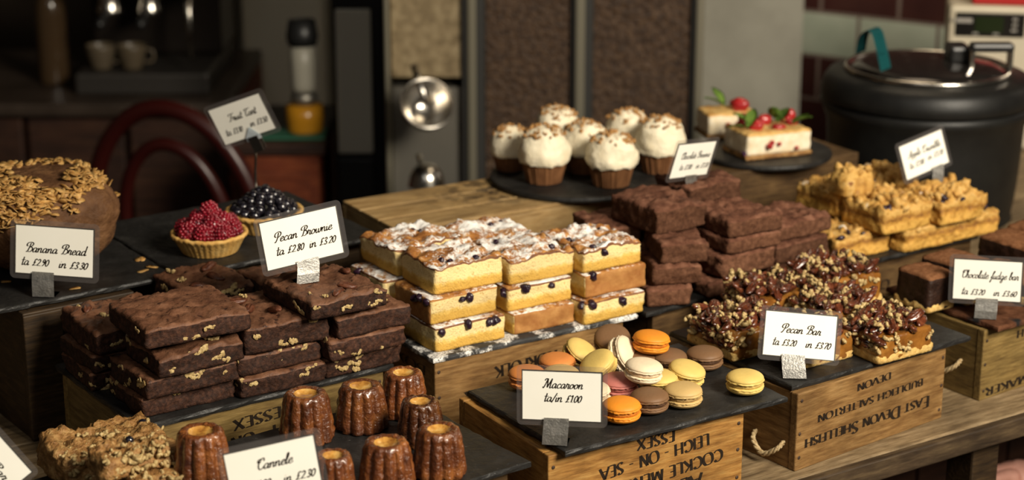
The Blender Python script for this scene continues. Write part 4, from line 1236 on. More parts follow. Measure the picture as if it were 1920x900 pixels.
def tart(c, label, R, kind):
    r = thing('fruit_tart', label, 'tart', c, U(0, 6), 'fruit tarts on the slate')
    def fl(rr, zz, a):
        f = abs(sin(18 * a)) ** .7
        return (rr * (1 - .035 * (1 - f) * (0 < zz < .0235)) * (1 + .012 * fbm((cos(a) * 3, sin(a) * 3, zz * 80), 1, 2)), zz + (.0018 * fbm((cos(a) * 5, sin(a) * 5, 7), 1, 2) if zz > .02 else 0))
    prof = [(0, 0), (R * .70, 0), (R * .73, .001), (R * .93, .019), (R * 1.0, .0215), (R * 1.01, .0245), (R * .97, .0262), (R * .90, .0255), (R * .86, .020), (0, .018)]
    obj('pastry_case', lathe(prof, 144, fn=fl, cap=False), M['crust'], r)
    obj('custard', lathe([(0, .0238), (R * .6, .0236), (R * .87, .0215)], 40, cap=False), M['raspberry'] if kind == 'r' else M['blackberry'], r)
    if kind == 'r':
        spots = [(.030, k * 2 * PI / 8 + .2, .0285) for k in range(8)] + [(.0165, k * 2 * PI / 5, .038) for k in range(5)] + [(.002, 0, .0500)]
        for (rr, a, z) in spots:
            put('raspberry', random.choice(RASP), r, (rr * R / .048 * cos(a), rr * R / .048 * sin(a), z), (U(-.9, .9), U(-.9, .9), U(0, 6)), U(1.12, 1.28))
    else:
        for (n, rr, z) in ((16, .036, .027), (13, .028, .033), (10, .021, .0395), (7, .013, .045), (3, .005, .050)):
            for k in range(n):
                a = 2 * PI * k / n + rr * 40 + U(-.06, .06)
                put('glazed_berry', BBERRY, r, (rr * cos(a) * R / .048, rr * sin(a) * R / .048, z + U(-.001, .001)), (U(0, 6), U(0, 6), 0), U(.9, 1.1))
SZ = .1634
t1 = at(394, 470, SZ)
tart(t1, 'raspberry tart in a fluted golden pastry case', .0475, 'r')
t2 = at(497, 428, SZ)
tart(t2, 'tart heaped with glossy black berries behind the Pecan Brownie sign', .050, 'b')

# ------------------------------------------------------------------ banana bread
lc = hf.w(.088, .140, SZ)
lf = thing('banana_bread', 'large domed brown banana bread loaf crusted with toasted almond flakes', 'bread', lc, R_(35))
bm = bmesh.new()
bmesh.ops.create_uvsphere(bm, u_segments=90, v_segments=64, radius=1)
def loaf_pt(n):
    e = .62
    x = math.copysign(abs(n.x) ** e, n.x) * .088; y = math.copysign(abs(n.y) ** e, n.y) * .080
    z = n.z
    if z > 0: zz = .062 + .052 * z ** .85 * (1 + .12 * fbm((n.x * 2, n.y * 2, 1), 1, 3))
    else: zz = .062 * (1 - abs(z) ** .42)
    f = min(1, zz / .062)
    k = .84 + .16 * f
    if zz > .062: k = 1.0 * (1 - .0 * (zz - .062))
    p = Vector((x * k, y * k, zz))
    w = .0022 * fbm(p * 38, 1, 3) + .0010 * fbm(p * 140, 1, 3)
    a = math.atan2(p.y, p.x)
    w += .0018 * sin(a * 15 + 3 * sin(zz * 60)) * (1 if .006 < zz < .075 else 0)
    return p * (1 + w * 10)
for v in bm.verts: v.co = loaf_pt(v.co.normalized())
for v in bm.verts: v.co.z = max(0, v.co.z)
obj('loaf_crust', bm, M['loaf'], lf)
FL = []
for i in range(4):
    b2 = bmesh.new()
    bmesh.ops.create_circle(b2, cap_ends=True, segments=12, radius=1)
    for v in b2.verts:
        x, y = v.co.x * .0072, v.co.y * .0042 * (1 - .25 * v.co.x)
        v.co = Vector((x, y, .0008 * sin(x * 300 + i) + .0006 * (y * 200) ** 2 * (1 if i % 2 else -.6)))
    bmesh.ops.solidify(b2, geom=b2.faces[:], thickness=.0007)
    FL.append(mesh_of(b2, 'almond_flake')); FL[-1].materials.append(M['almond'])
bmx = bmesh.new()
cnt = 0
for k in range(1500):
    th, zf_ = U(0, 2 * PI), U(.02, .98)
    n = Vector((cos(th) * math.sqrt(1 - zf_ ** 2), sin(th) * math.sqrt(1 - zf_ ** 2), zf_))
    p = loaf_pt(n)
    wp_ = Matrix.Rotation(R_(35), 3, 'Z') @ p
    if p.z < .070 + .006 * sin(th * 3): continue
    if wp_.x > .018 and wp_.x < .042 and p.z > .106: continue
    if wp_.x > .06 and p.z < .098 and wp_.y < .03: continue
    e = .02
    rot = (U(-.5, .5) - n.y * .6, U(-.5, .5) + n.x * .6, U(0, 6))
    if cnt < 100 and wp_.y < .02:
        put('almond_flake', random.choice(FL), lf, p * 1.012 + Vector((0, 0, U(0, .004))), rot, U(.8, 1.25)); cnt += 1
    else:
        merge(bmx, random.choice(FL), TRS(p * 1.01 + Vector((0, 0, U(0, .003))), rot, U(.8, 1.25)))
o = obj('almond_flakes', bmx, M['almond'], lf); o['kind'] = 'stuff'
for i, (px, py) in enumerate([(268, 507), (262, 485), (140, 540), (285, 500), (12, 527), (268, 400 + 86)]):
    c_ = at(px, py, SZ + .001)
    o = put('almond_flake', FL[i % 4], None, c_, (0, 0, U(0, 6)), U(.7, 1.1))
    tag(o, 'stray almond flake fallen on the slate beside the banana bread', 'almond flake', 'fallen almond flakes')

# ------------------------------------------------------------------ flapjacks
FJ = [
 (150, 893, .1080, .115, .080, .033, 32, 'oat flapjack with seeds lying flat in the near corner'),
 (258, 908, .1090, .080, .085, .035, 36, 'oat flapjack at the bottom edge beside the amber fluted cake'),
 (196, 868, .1310, .070, .045, .023, 36, 'oat flapjack wedge perched highest in the near corner'),
]
for q in settle(FJ, .075):
    (px, py, zt, w, d, t_, yaw, lab) = q['row']
    t_ = zt - q['z0']
    r = piece('seeded_flapjack', lab, 'flapjack', 'seeded oat flapjacks', q, [M['flapjack']] * 3, part='oat_slab', amp=.0035, warp=.006, lump=.006, lump_s=70, rnd=.006, res=.0032)
    for k in range(34):
        put('seed', NUT[k % 6] if k != 3 else BBERRY, r, (U(-w * .48, w * .48), U(-d * .5, d * .2), t_ + U(-.004, .003)), (U(-.4, .4), U(-.4, .4), U(0, 6)), U(.5, .9))
    for k in range(8):
        put('seed', NUT[k % 6], r, (U(-w * .45, w * .45), -d / 2, U(.2, .9) * t_), (0, 0, U(-.3, .3)), U(.8, 1.2))

# ------------------------------------------------------------------ price signs
def sign(label, corners, clip_px, z, az, el, name, prices, edge=.12, clip_w=.026, pin=None, wide=None, lip=True):
    """corners: card TL, TR, BR, BL as seen; clip_px: middle of the clip's foot at height z"""
    g = pin if pin else at(*clip_px, z)
    A, E_ = R_(az), R_(el)
    n = Vector((sin(A) * cos(E_), -cos(A) * cos(E_), sin(E_)))
    nh = Vector((sin(A), -cos(A), 0))
    p0 = g - nh * .0045 if not pin else g
    if not pin:   # the card's lower edge stands right behind the clip plate
        mid = Vector(((corners[2][0] + corners[3][0]) / 2, (corners[2][1] + corners[3][1]) / 2, 0))
    q = [onplane(*c, p0, n) for c in corners]
    c = sum(q, Vector()) / 4
    ex = ((q[1] - q[0]) + (q[2] - q[3])); W = ex.length / 2; ex.normalize()
    ey = ((q[0] - q[3]) + (q[1] - q[2])); Hh = ey.length / 2
    ey = (ey - ex * ey.dot(ex)).normalized()
    r = thing('price_sign', label, 'sign', g, 0, 'laminated price signs')
    Rm = Matrix((ex, ey, n)).transposed()
    def P(x, y, zz=0): return (c - g) + ex * x + ey * y + n * zz
    bm = bmesh.new(); add_box(bm, -W / 2, W / 2, -Hh / 2, Hh / 2, -.0004, .0004)
    for v in bm.verts: v.co = P(*v.co)
    card = obj('card', bm, M['card'], r, smooth=False)
    bm = bmesh.new()
    e = Hh * edge
    rr = e * .9
    def ring(hw, hh, rad, zz):
        out = []
        for (sx, sy, a0_) in ((1, 1, 0), (-1, 1, PI / 2), (-1, -1, PI), (1, -1, 3 * PI / 2)):
            for k in range(6):
                a = a0_ + PI / 2 * k / 5
                out.append(bm.verts.new(P(sx * (hw - rad) + rad * cos(a), sy * (hh - rad) + rad * sin(a), zz)))
        return out
    I1, O1 = ring(W / 2 + .0004, Hh / 2 + .0004, .0003, .0006), ring(W / 2 + e, Hh / 2 + e, rr, .0006)
    I2, O2 = ring(W / 2 + .0004, Hh / 2 + .0004, .0003, -.0006), ring(W / 2 + e, Hh / 2 + e, rr, -.0006)
    m_ = len(I1)
    for i in range(m_):
        j = (i + 1) % m_
        bm.faces.new((I1[i], I1[j], O1[j], O1[i])[::-1]); bm.faces.new((I2[i], I2[j], O2[j], O2[i]))
        bm.faces.new((O1[i], O1[j], O2[j], O2[i])[::-1]); bm.faces.new((I1[i], I1[j], I2[j], I2[i]))
    obj('clear_sleeve', bm, M['sleeve'], r, smooth=False)
    bm = bmesh.new()
    w_ = .0010
    for (x0, x1, y0, y1) in ((-W / 2 - w_, W / 2 + w_, Hh / 2, Hh / 2 + w_), (-W / 2 - w_, W / 2 + w_, -Hh / 2 - w_, -Hh / 2), (-W / 2 - w_, -W / 2, -Hh / 2, Hh / 2), (W / 2, W / 2 + w_, -Hh / 2, Hh / 2)):
        add_box(bm, x0, x1, y0, y1, -.0005, .0009)
    for v in bm.verts: v.co = P(*v.co)
    obj('card_shadow_line', bm, M['card_shadow'], r, smooth=False)  # dark strips round the card: its edge shadow put in as colour
    def write(txt, x0, x1, y, cap, thick):
        bm, w = text_mesh(txt, 'script', thick)
        k = (x1 - x0) * W / w
        for v in bm.verts: v.co = P(-W / 2 + x0 * W + v.co.x * k, Hh / 2 - y * Hh + v.co.y * cap * Hh, .0006)
        obj('lettering', bm, M['ink'], card, smooth=False)
    for a in [name] + prices: write(*a)
    if pin: return r, P, W, Hh, n, nh
    # folded steel clip: lip over the card front, plate down to the foot, foot running back
    zc = -Hh / 2 - e
    tl = (q[2] + q[3]) / 2
    s_ = ((Vector((g.x, g.y, 0)) - Vector((c.x, c.y, 0))).dot(Vector((ex.x, ex.y, 0))))  # along the card
    exh = Vector((ex.x, ex.y, 0)).normalized()
    xs = (g - c).dot(exh) / max(.2, ex.dot(exh))
    lipT = P(xs, -Hh / 2 + (Hh * .05 if lip else -e * .5), .0022)
    bend = P(xs, -Hh / 2 - e * .55, .0030)
    foot = Vector((0, 0, .0012))
    prof = [lipT, bend, bend * .5 + foot * .5 + nh * .0012, foot + nh * .0010, foot - nh * .020]
    bm = bmesh.new()
    L_, R2 = [], []
    for i, p in enumerate(prof):
        dx = (ex if i < 2 else exh) * clip_w / 2
        L_.append(bm.verts.new(p - dx)); R2.append(bm.verts.new(p + dx))
    for i in range(len(prof) - 1): bm.faces.new((L_[i], R2[i], R2[i + 1], L_[i + 1]))
    bmesh.ops.solidify(bm, geom=bm.faces[:], thickness=.0010)
    obj('steel_clip', bm, M['clip'], r, smooth=False)
    return r
sign('Banana Bread price sign standing in front of the loaf', [(30, 420), (177, 432), (174, 520), (30, 511)], (82, 558), .163, -6, 8,
     ('Banana Bread', .12, .90, .55, .20, .135), [('ta £2.90', .07, .42, .83, .20, .13), ('in £3.30', .55, .92, .84, .20, .13)])
sign('Pecan Brownie price sign tilted on top of the pecan brownies', [(484, 418), (629, 388), (644, 471), (504, 509)], (577, 532), .2012, 24, 8,
     ('Pecan Brownie', .14, .90, .46, .20, .135), [('ta £2.80', .14, .50, .74, .20, .13), ('in £3.20', .57, .92, .74, .20, .13)])
sign('Macaroon price sign standing on the front slate before the macaroons', [(980, 694), (1128, 700), (1128, 791), (980, 785)], (1040, 836), .1, -10, 8,
     ('Macaroon', .26, .76, .34, .20, .135), [('ta/in £1.00', .27, .74, .62, .20, .13)])
sign('Pecan Bar price sign standing in front of the sticky pecan bars', [(1437, 582), (1572, 594), (1562, 676), (1430, 664)], (1490, 711), .1, -2, 20,
     ('Pecan Bar', .22, .78, .46, .20, .135), [('ta £3.20', .12, .45, .76, .20, .13), ('in £3.70', .58, .93, .76, .20, .13)])
sign('Chocolate fudge bar price sign at the frame edge before the fudge bars', [(1790, 485), (1919, 492), (1912, 566), (1787, 559)], (1847, 599), .1, -14, 6,
     ('Chocolate fudge bar', .11, .95, .46, .20, .135), [('ta £3.20', .12, .46, .88, .20, .13), ('in £3.60', .59, .93, .88, .20, .13)])
sign('Chocolate Brownie price sign leaning among the plain chocolate brownies', [(1275, 271), (1346, 264), (1321, 326), (1252, 335)], (1296, 349), .2105, 42, -14,
     ('Chocolate Brownie', .16, .93, .46, .20, .135), [('ta £2.80', .20, .52, .78, .20, .13), ('in £3.20', .64, .96, .78, .20, .13)], clip_w=.022)
sign('Apple Crumble price sign on top of the apple crumble squares', [(1685, 276), (1765, 242), (1778, 304), (1700, 338)], (1757, 344), .172, 28, 12,
     ('Apple Crumble', .14, .90, .44, .20, .135), [('ta £2.80', .12, .46, .74, .20, .13), ('in £3.20', .55, .92, .70, .20, .13)], clip_w=.020)
sign('Cannele price sign standing in front of the small fluted cakes', [(419, 853), (586, 815), (606, 912), (439, 950)], (530, 985), .0922, 14, 0,
     ('Cannele', .32, .72, .42, .20, .135), [('ta £1.80', .10, .44, .76, .20, .13), ('in £2.30', .58, .94, .76, .20, .13)])
sign('price sign ending in Bar steeply tilted at the near corner of the frame', [(-42, 771), (58, 882), (-10, 944), (-110, 833)], (-20, 985), .0752, 10, 10,
     ('Bar', .58, .86, .56, .20, .135), [])
# fruit tart sign on a tall wire stand
pb = hf.w(.415, .205, SZ)
res = sign('Fruit Tart price sign raised on a tall steel pin behind the tarts', [(390, 207), (486, 175), (518, 239), (424, 272)], None, 0, -18, -10,
     ('Fruit Tart', .26, .80, .46, .20, .135), [('ta £3.10', .10, .42, .80, .20, .13), ('in £3.50', .58, .92, .76, .20, .13)], pin=pb)
r, P, W, Hh, n, nh = res
top = P(.05 * W, -Hh * .62, 0)
bm = bmesh.new(); tube(bm, [(0, 0, .002), (0, 0, .05), top * .6 + Vector((0, 0, .01)), top - Vector((0, 0, .012))], .0016, 10)
bmesh.ops.create_cone(bm, cap_ends=True, segments=28, radius1=.016, radius2=.014, depth=.004, matrix=Matrix.Translation((0, 0, .0022)))
obj('steel_pin', bm, M['steel'], r)
bm = bmesh.new()
for v0 in (.0032, -.0042):
    add_box(bm, -.0075, .0075, -.016, .006, v0, v0 + .0010)
for v in bm.verts: v.co = top + Matrix((P(1, 0) - P(0, 0), P(0, 1) - P(0, 0), n)).transposed() @ v.co
obj('spring_clip', bm, M['steel'], r, smooth=False)
bm = bmesh.new()
f_ = [bm.verts.new(P(.05 * W + x, -Hh * .5 + y, .0020)) for x, y in ((-.012, -.006), (.012, -.006), (.012, -.001), (.001, .014), (-.012, -.001))]
bm.faces.new(f_); bmesh.ops.solidify(bm, geom=bm.faces[:], thickness=.0008)
obj('clip_tab', bm, plain('white_tab', (.70, .76, .80), .4), r, smooth=False)

# ------------------------------------------------------------------ soup kettle
kc = atY(1737, 178, 3.0)
ks = 3.0 / .955 / FPX * 1.01
KR = 190 * ks
k = thing('soup_kettle', 'big round black soup kettle with chrome-rimmed lid behind the apple crumble', 'kettle', (kc.x, kc.y, 0.0005))
zsh = kc.z                                     # shoulder lower edge
M['kettle'] = smat('black_enamel', [(.3, (.006, .006, .006)), (.7, (.010, .010, .009))], 30, .45, .12, 260, .35)
obj('body', lathe(smooth2([(0, 0), (KR * .80, 0), (KR * .86, .01), (KR * .90, .06), (KR * .93, zsh - .04), (KR * .94, zsh - .002), (0, zsh - .002)], 3), 96), M['kettle'], k)
zl = atY(1737, 128, 3.0).z
obj('shoulder', lathe([(KR * .93, zsh - .004), (KR * .985, zsh - .004), (KR * 1.0, zsh), (KR * 1.0, zsh + .012), (KR * .975, zsh + .026), (KR * .93, zsh + .036), (KR * .82, zl - .006), (KR * .80, zl - .004), (KR * .76, zl - .004)], 96, cap=False), M['kettle'], k)
lid = obj('lid', lathe([(0, zl + .016), (KR * .3, zl + .015), (KR * .6, zl + .008), (KR * .75, zl), (KR * .755, zl - .004)], 96, cap=False), plain('dark_lid', (.03, .026, .024), .12, .6), k)
bm = bmesh.new(); tube(bm, [(KR * .765 * cos(a * PI / 48), KR * .765 * sin(a * PI / 48), zl) for a in range(96)], .0045, 10, closed=True)
obj('chrome_rim', bm, M['steel'], k)
for sx in (-1, 1):
    obj('handle_bracket', box(KR * .52 + sx * .030 - .004, KR * .52 + sx * .030 + .004, -.052, -.038, zl + .004, zl + .040, .002), M['steel'], k, smooth=False)
bm = bmesh.new(); add_box(bm, KR * .52 - .034, KR * .52 + .034, -.058, -.032, zl + .036, zl + .050, 0, .005)
obj('lid_handle', bm, M['black_plastic'], k, smooth=False)
bm = bmesh.new(); add_box(bm, KR * .16, KR * .36, -.03, .02, zl + .012, zl + .04, 0, .006)
obj('hinge', bm, M['black_plastic'], k, smooth=False)
# ladle hooked over the rim
lp = [atY(1612, 100, 2.93), atY(1618, 70, 2.93), atY(1630, 56, 2.93), atY(1642, 60, 2.925), atY(1650, 85, 2.92), atY(1660, 132, 2.91)]
l0 = lp[-1]
ld = thing('ladle', 'teal-handled ladle hooked over the rim of the soup kettle', 'ladle', l0)
bm = bmesh.new()
Lr, Rr = [], []
for p in smooth_path([q - l0 for q in lp], 5):
    Lr.append(bm.verts.new(p + Vector((-.009, -.011, 0)))); Rr.append(bm.verts.new(p + Vector((.011, .011, .002))))
for i in range(len(Lr) - 1): bm.faces.new((Lr[i], Rr[i], Rr[i + 1], Lr[i + 1]))
bmesh.ops.solidify(bm, geom=bm.faces[:], thickness=.006)
obj('handle', bm, plain('teal_plastic', (.012, .13, .14), .35), ld)
# ------------------------------------------------------------------ counter scales and red box by the tiled wall
sx0, sx1 = atY(1776, 80, 3.42), atY(1960, 80, 3.40)
zt_ = atY(1776, 10, 3.42).z
sc = thing('weighing_scale', 'cream weighing scale with a dark display panel behind the soup kettle', 'scale', (sx0.x, sx0.y, 0), R_(-9))
w_ = sx1.x - sx0.x
obj('housing', box(0, w_, 0, .10, 0.001, zt_, .008), smat('cream_plastic', [(.3, (.52, .46, .34)), (.7, (.58, .52, .40))], 10, .45, 0, 10), sc, smooth=False)
pz1, pz0 = atY(1790, 22, 3.42).z, atY(1790, 66, 3.42).z
pan = obj('display_panel', box(.012, w_ * .78, -.004, -.0005, pz0, pz1, .002), plain('dark_display', (.010, .009, .008), .2), sc, smooth=False)
obj('screen', box(w_ * .27, w_ * .56, -.0052, -.0041, pz0 + .008, pz1 - .006), plain('green_screen', (.012, .02, .006), .2), pan, smooth=False)
for (a, b, c_, d_) in ((.03, .045, pz1 - .016, pz1 - .010), (.65, .70, pz1 - .012, pz1 - .008), (.65, .70, pz1 - .022, pz1 - .018), (.64, .70, pz1 - .032, pz1 - .028), (.25, .31, pz0 + .004, pz0 + .007), (.46, .52, pz0 + .004, pz0 + .007), (.07, .24, pz1 - .018, pz1 - .010)):
    obj('printed_mark', box(a * w_, b * w_ if b > a else a * w_ + .01, -.0055, -.0041, c_, d_), plain('pale_print', (.30, .28, .25), .5), pan, smooth=False)
ra = atY(1820, 6, 3.44)
rb = thing('red_box', 'red box lying on top of the cream weighing scale', 'box', (ra.x, sx0.y + .005, zt_ + .001), R_(-9))
obj('carton', box(0, .2, 0, .08, 0, .06, .003), plain('red_card', (.38, .008, .006), .45), rb, smooth=False)
obj('carton_flap', box(-.001, .201, -.001, .081, .061, .064, .001), plain('red_card_edge', (.28, .006, .005), .45), rb, smooth=False)

# ------------------------------------------------------------------ coffee bean bins
BY = 3.62
def bx(px): return atY(px, 150, BY).x
x0, x1 = bx(722), bx(1318)
bz0, bz1 = -.30, .62
bb = thing('bean_dispenser', 'tall metal-framed dispenser with see-through bays of dark coffee beans behind the cupcakes', 'dispenser', (x0, BY, bz0))
L = x1 - x0
M['beans'] = smat('coffee_beans', [(.25, (.018, .009, .005)), (.5, (.055, .030, .016)), (.8, (.12, .070, .038))], 85, .5, 1.0, 90, .3, detail=3, bdist=.008)
M['pale_beans'] = smat('pale_beans', [(.25, (.13, .095, .05)), (.5, (.24, .18, .10)), (.8, (.34, .27, .16))], 60, .5, .8, 90, .3, detail=3)
M['frame'] = plain('brushed_frame', (.26, .24, .18), .4, .6)
M['frame_dark'] = plain('dark_frame_gap', (.035, .034, .032), .5, .3)
def bay(a, b, m, zlow, name='bean_bay'):
    obj(name, box(bx(a) - x0, bx(b) - x0, .02, .16, zlow, bz1 - bz0, .002), m, bb, smooth=False)
bay(733, 868, M['pale_beans'], atY(800, 150, BY).z - bz0)
bay(910, 1072, M['beans'], .02)
bay(1112, 1296, M['beans'], .02)
for (a, b) in ((722, 731), (877, 893), (1078, 1096), (1302, 1317)):
    obj('upright', box(bx(a) - x0, bx(b) - x0, -.004, .165, 0, bz1 - bz0, .003), M['frame'], bb, smooth=False)
for (a, b) in ((868.5, 876.5), (893.5, 909.5), (1096.5, 1111.5), (1072.5, 1077.5), (1296.5, 1301.5)):
    obj('channel', box(bx(a) - x0, bx(b) - x0, .006, .165, 0, bz1 - bz0), M['frame_dark'], bb, smooth=False)
obj('back_sheet', box(0, L, .166, .175, 0, bz1 - bz0), M['frame_dark'], bb, smooth=False)
obj('chute', box(bx(733) - x0, bx(868) - x0, .03, .16, .02, atY(800, 170, BY).z - bz0), M['dull_steel'], bb, smooth=False)
obj('foot', box(0, L, .0, .17, -.55, -.001), M['frame_dark'], bb, smooth=False)
def scoop(px, py, Y, s, label, rx):
    c = atY(px, py, Y)
    r = thing('metal_scoop', label, 'scoop', c, 0, 'shiny scoops')
    bm = lathe(smooth2([(0, -.045), (.020, -.042), (.034, -.025), (.040, 0), (.041, .004), (.038, .004), (.037, 0), (.031, -.022), (.018, -.038), (0, -.041)], 3), 40, cap=False)
    for v in bm.verts: v.co *= s
    obj('bowl', bm, M['steel'], r, (0, 0, 0), rx)
    bm = bmesh.new(); tube(bm, [(0, -.0, .0), (-.012 * s, .03, .03 * s), (-.02 * s, .05, .05 * s)], .006 * s, 10)
    obj('scoop_handle', bm, M['steel'], r)
    return r
scoop(800, 195, 3.50, 1.25, 'shiny rounded steel scoop hanging below the pale beans', (.9, .35, 0))
b_ = scoop(800, 345, 3.44, .85, 'small domed steel scoop upside down just above the pale crate', (PI, 0, 0))
sb = thing('scoop_ledge', 'dark narrow ledge under the small domed scoop', 'ledge', (bx(700), 3.40, -.33))
obj('ledge_board', box(0, .26, 0, .16, .0, .022, .003), M['frame_dark'], sb, smooth=False)
obj('ledge_bracket', box(.05, .07, .02, .15, -.52, 0), M['frame_dark'], sb, smooth=False)

# ------------------------------------------------------------------ bar counter with coffee machine, far left
CY = 4.3
cz = atY(150, 190, CY).z
cL = atY(-200, 190, CY).x
cR = atY(430, 190, CY).x
ctr = thing('bar_counter', 'long dark wooden bar counter in the dim room behind the banana bread', 'counter', (cL, CY, -.85))
obj('counter_top', box(-.4, cR - cL, -.03, .6, cz + .85 - .03, cz + .85, .006), smat('worn_counter_top', [(.3, (.025, .017, .012)), (.7, (.05, .036, .027))], 8, .4, .1, 40), ctr, smooth=False)
for i in range(5):
    w1 = (cR - cL + .4) / 5
    obj('front_panel', box(-.4 + w1 * i, -.4 + w1 * (i + 1) - .012, 0, .03, 0, cz + .85 - .031, .006), M['dark_wood'], ctr, smooth=False)
obj('side_panel', box(cR - cL - .03, cR - cL, .031, .58, 0, cz + .85 - .031), M['red_wood'], ctr, smooth=False)
mx0, mx1 = atY(160, 60, 4.5), atY(405, 60, 4.5)
em = thing('espresso_machine', 'dark espresso machine with chrome group heads on the bar counter', 'coffee machine', (mx0.x, 4.48, cz + .0005))
mw = mx1.x - mx0.x
obj('drip_tray', box(0, mw, -.12, .3, .0, .05, .006), plain('dark_tray', (.05, .045, .04), .4, .5), em, smooth=False)
obj('back_body', box(0, mw, .10, .32, .0505, .42, .01), plain('dark_machine_body', (.02, .015, .012), .3, .3), em, smooth=False)
obj('top_body', box(-.01, mw + .01, -.10, .0995, .24, .42, .012), plain('black_machine_front', (.014, .010, .009), .3, .4), em, smooth=False)
for i in range(2):
    gx_ = mw * (.17 + .30 * i) + .02
    gh = obj('group_head', lathe(smooth2([(0, 0), (.026, 0), (.030, .010), (.024, .03), (.024, .06), (0, .062)], 2), 32), M['steel'], em, (gx_, -.03, .175))
    bm = bmesh.new(); tube(bm, [(0, -.02, .008), (0, -.08, .004), (0, -.13, -.004)], .010, 10)
    obj('portafilter_handle', bm, M['black_plastic'], gh)
bm = bmesh.new(); tube(bm, [(mw * .86, -.06, .24), (mw * .86, -.09, .20), (mw * .87, -.10, .08)], .007, 10)
obj('steam_wand', bm, M['steel'], em)
bm = bmesh.new(); tube(bm, [(.02, -.13, .39), (mw * .5, -.14, .385), (mw - .02, -.13, .39)], .008, 10)
obj('cup_rail', bm, M['dull_steel'], em)
def cup(px, py, Y, z, s, label, m):
    c = atY(px, py, Y); c.z = z
    r = thing('cup', label, 'cup', c, 0, 'cups by the coffee machine')
    obj('bowl', lathe(smooth2([(0, 0), (.022, 0), (.026, .004), (.036, .04), (.038, .06), (.035, .06), (.032, .04), (.02, .008), (0, .007)], 2), 32, cap=False), m, r, scale=s)
    bm = bmesh.new(); tube(bm, smooth_path([(.036 * s, 0, .05 * s), (.055 * s, 0, .045 * s), (.054 * s, 0, .02 * s), (.031 * s, 0, .016 * s)], 5), .004 * s, 8)
    obj('cup_handle', bm, m, r)
cup(190, 110, 4.42, cz + .052, .9, 'pale cup under the group head nearest the frame edge', plain('stone_cup', (.09, .07, .045), .4))
cup(248, 120, 4.42, cz + .052, .9, 'pale cup on the drip tray beside the steam wand side', plain('stone_cup_b', (.085, .065, .04), .4))
c_ = atY(95, 40, 4.5)
bt = thing('bottle', 'slim bottle standing in the dark on the far end of the bar counter', 'bottle', (c_.x, 4.5, cz + .0005))
obj('glass_body', lathe(smooth2([(0, 0), (.034, 0), (.036, .01), (.036, .16), (.030, .20), (.013, .24), (.012, .29), (0, .29)], 2), 32), plain('brown_glass', (.05, .03, .015), .15, 0), bt)
obj('cap', lathe([(0, .288), (.0145, .288), (.0145, .31), (0, .31)], 24), M['dull_steel'], bt)
# bentwood chair in front of the counter
hc = atY(330, 330, 3.55)
ch = thing('bentwood_chair', 'dark red bentwood chair with a hooped back behind the raspberry tart', 'chair', (hc.x, 3.55, -.85), R_(-20))
hz = hc.z + .85
def arch(rx, rz, r_, z0, nm):
    bm = bmesh.new()
    tube(bm, [(-rx, 0, .46)] + [(-rx * cos(PI * i / 28), -.03 * sin(PI * i / 28), z0 + rz * sin(PI * i / 28)) for i in range(29)] + [(rx, 0, .46)], r_, 12)
    obj(nm, bm, plain('red_lacquer_' + nm, (.032, .004, .003), .35), ch)
arch(.185, .26, .017, hz - .12, 'outer_hoop'); arch(.115, .19, .013, hz - .12, 'inner_hoop')
obj('seat', lathe(smooth2([(0, .445), (.17, .445), (.19, .455), (.185, .468), (0, .465)], 2), 48), M['red_wood'], ch, (0, -.17, 0))
for (x, y) in ((-.15, 0), (.15, 0), (-.13, -.31), (.13, -.31)):
    bm = bmesh.new(); tube(bm, [(x, y, .46), (x * 1.15, y * 1.08 + .01, 0)], [.016, .012], 10)
    obj('leg', bm, M['red_wood'], ch)
# red-brown cabinet with juice jar, mat and tall dim fridge
QY = 3.85
q0, q1 = atY(452, 300, QY), atY(598, 300, QY)
qz = atY(530, 268, QY).z
cab = thing('side_cabinet', 'red-brown wooden cabinet behind the black berry tart', 'cabinet', (q0.x, QY, -.85))
obj('body', box(0, q1.x - q0.x, 0, .34, .001, qz + .85 - .026, .004), M['red_wood'], cab, smooth=False)
obj('cabinet_top', box(-.01, q1.x - q0.x + .012, -.012, .35, qz + .85 - .025, qz + .85, .004), M['dark_wood'], cab, smooth=False)
dr = obj('door', box(.02, q1.x - q0.x - .02, -.010, -.0005, .04, qz + .85 - .06, .003), M['red_wood'], cab, smooth=False)
bm = bmesh.new(); bmesh.ops.create_uvsphere(bm, u_segments=12, v_segments=8, radius=.010)
obj('knob', bm, M['dull_steel'], dr, (.035, -.018, .45))
mt = obj('green_mat', box(-.06, .075, -.04, .05, 0, .006, .002), plain('green_rubber', (.012, .10, .055), .6), None, (atY(548, 262, QY + .1).x, QY + .06, qz + .0006), smooth=False)
tag(mt, 'small green rubber mat on the red-brown cabinet', 'mat')
jc = atY(570, 240, QY + .06)
jr = thing('juicer', 'small juicer with amber juice below a clear frosted hopper on the green mat', 'juicer', (jc.x + .0, QY + .08, qz + .0075))
obj('juice_cup', lathe(smooth2([(0, 0), (.034, 0), (.037, .004), (.038, .055), (0, .056)], 2), 32), plain('amber_juice', (.42, .19, .012), .25), jr)
obj('collar', lathe([(0, .0565), (.026, .0565), (.028, .075), (.02, .085), (0, .085)], 32), M['dull_steel'], jr)
obj('frosted_hopper', lathe(smooth2([(0, .0855), (.024, .086), (.026, .10), (.026, .18), (0, .182)], 2), 32), plain('frosted_plastic', (.34, .32, .26), .4), jr)
obj('spout_head', lathe([(0, .1825), (.03, .1825), (.034, .20), (.028, .235), (0, .24)], 32), M['black_plastic'], jr)
f0, f1 = atY(437, 100, 4.95), atY(610, 100, 4.95)
fr_ = thing('steel_fridge', 'tall dim grey steel fridge behind the juicer', 'fridge', (f0.x, 4.95, -.85))
obj('body', box(0, f1.x - f0.x, 0, .5, .001, 1.75 - .1, .008), plain('dim_grey_steel', (.66, .63, .53), .5, .2), fr_, smooth=False)
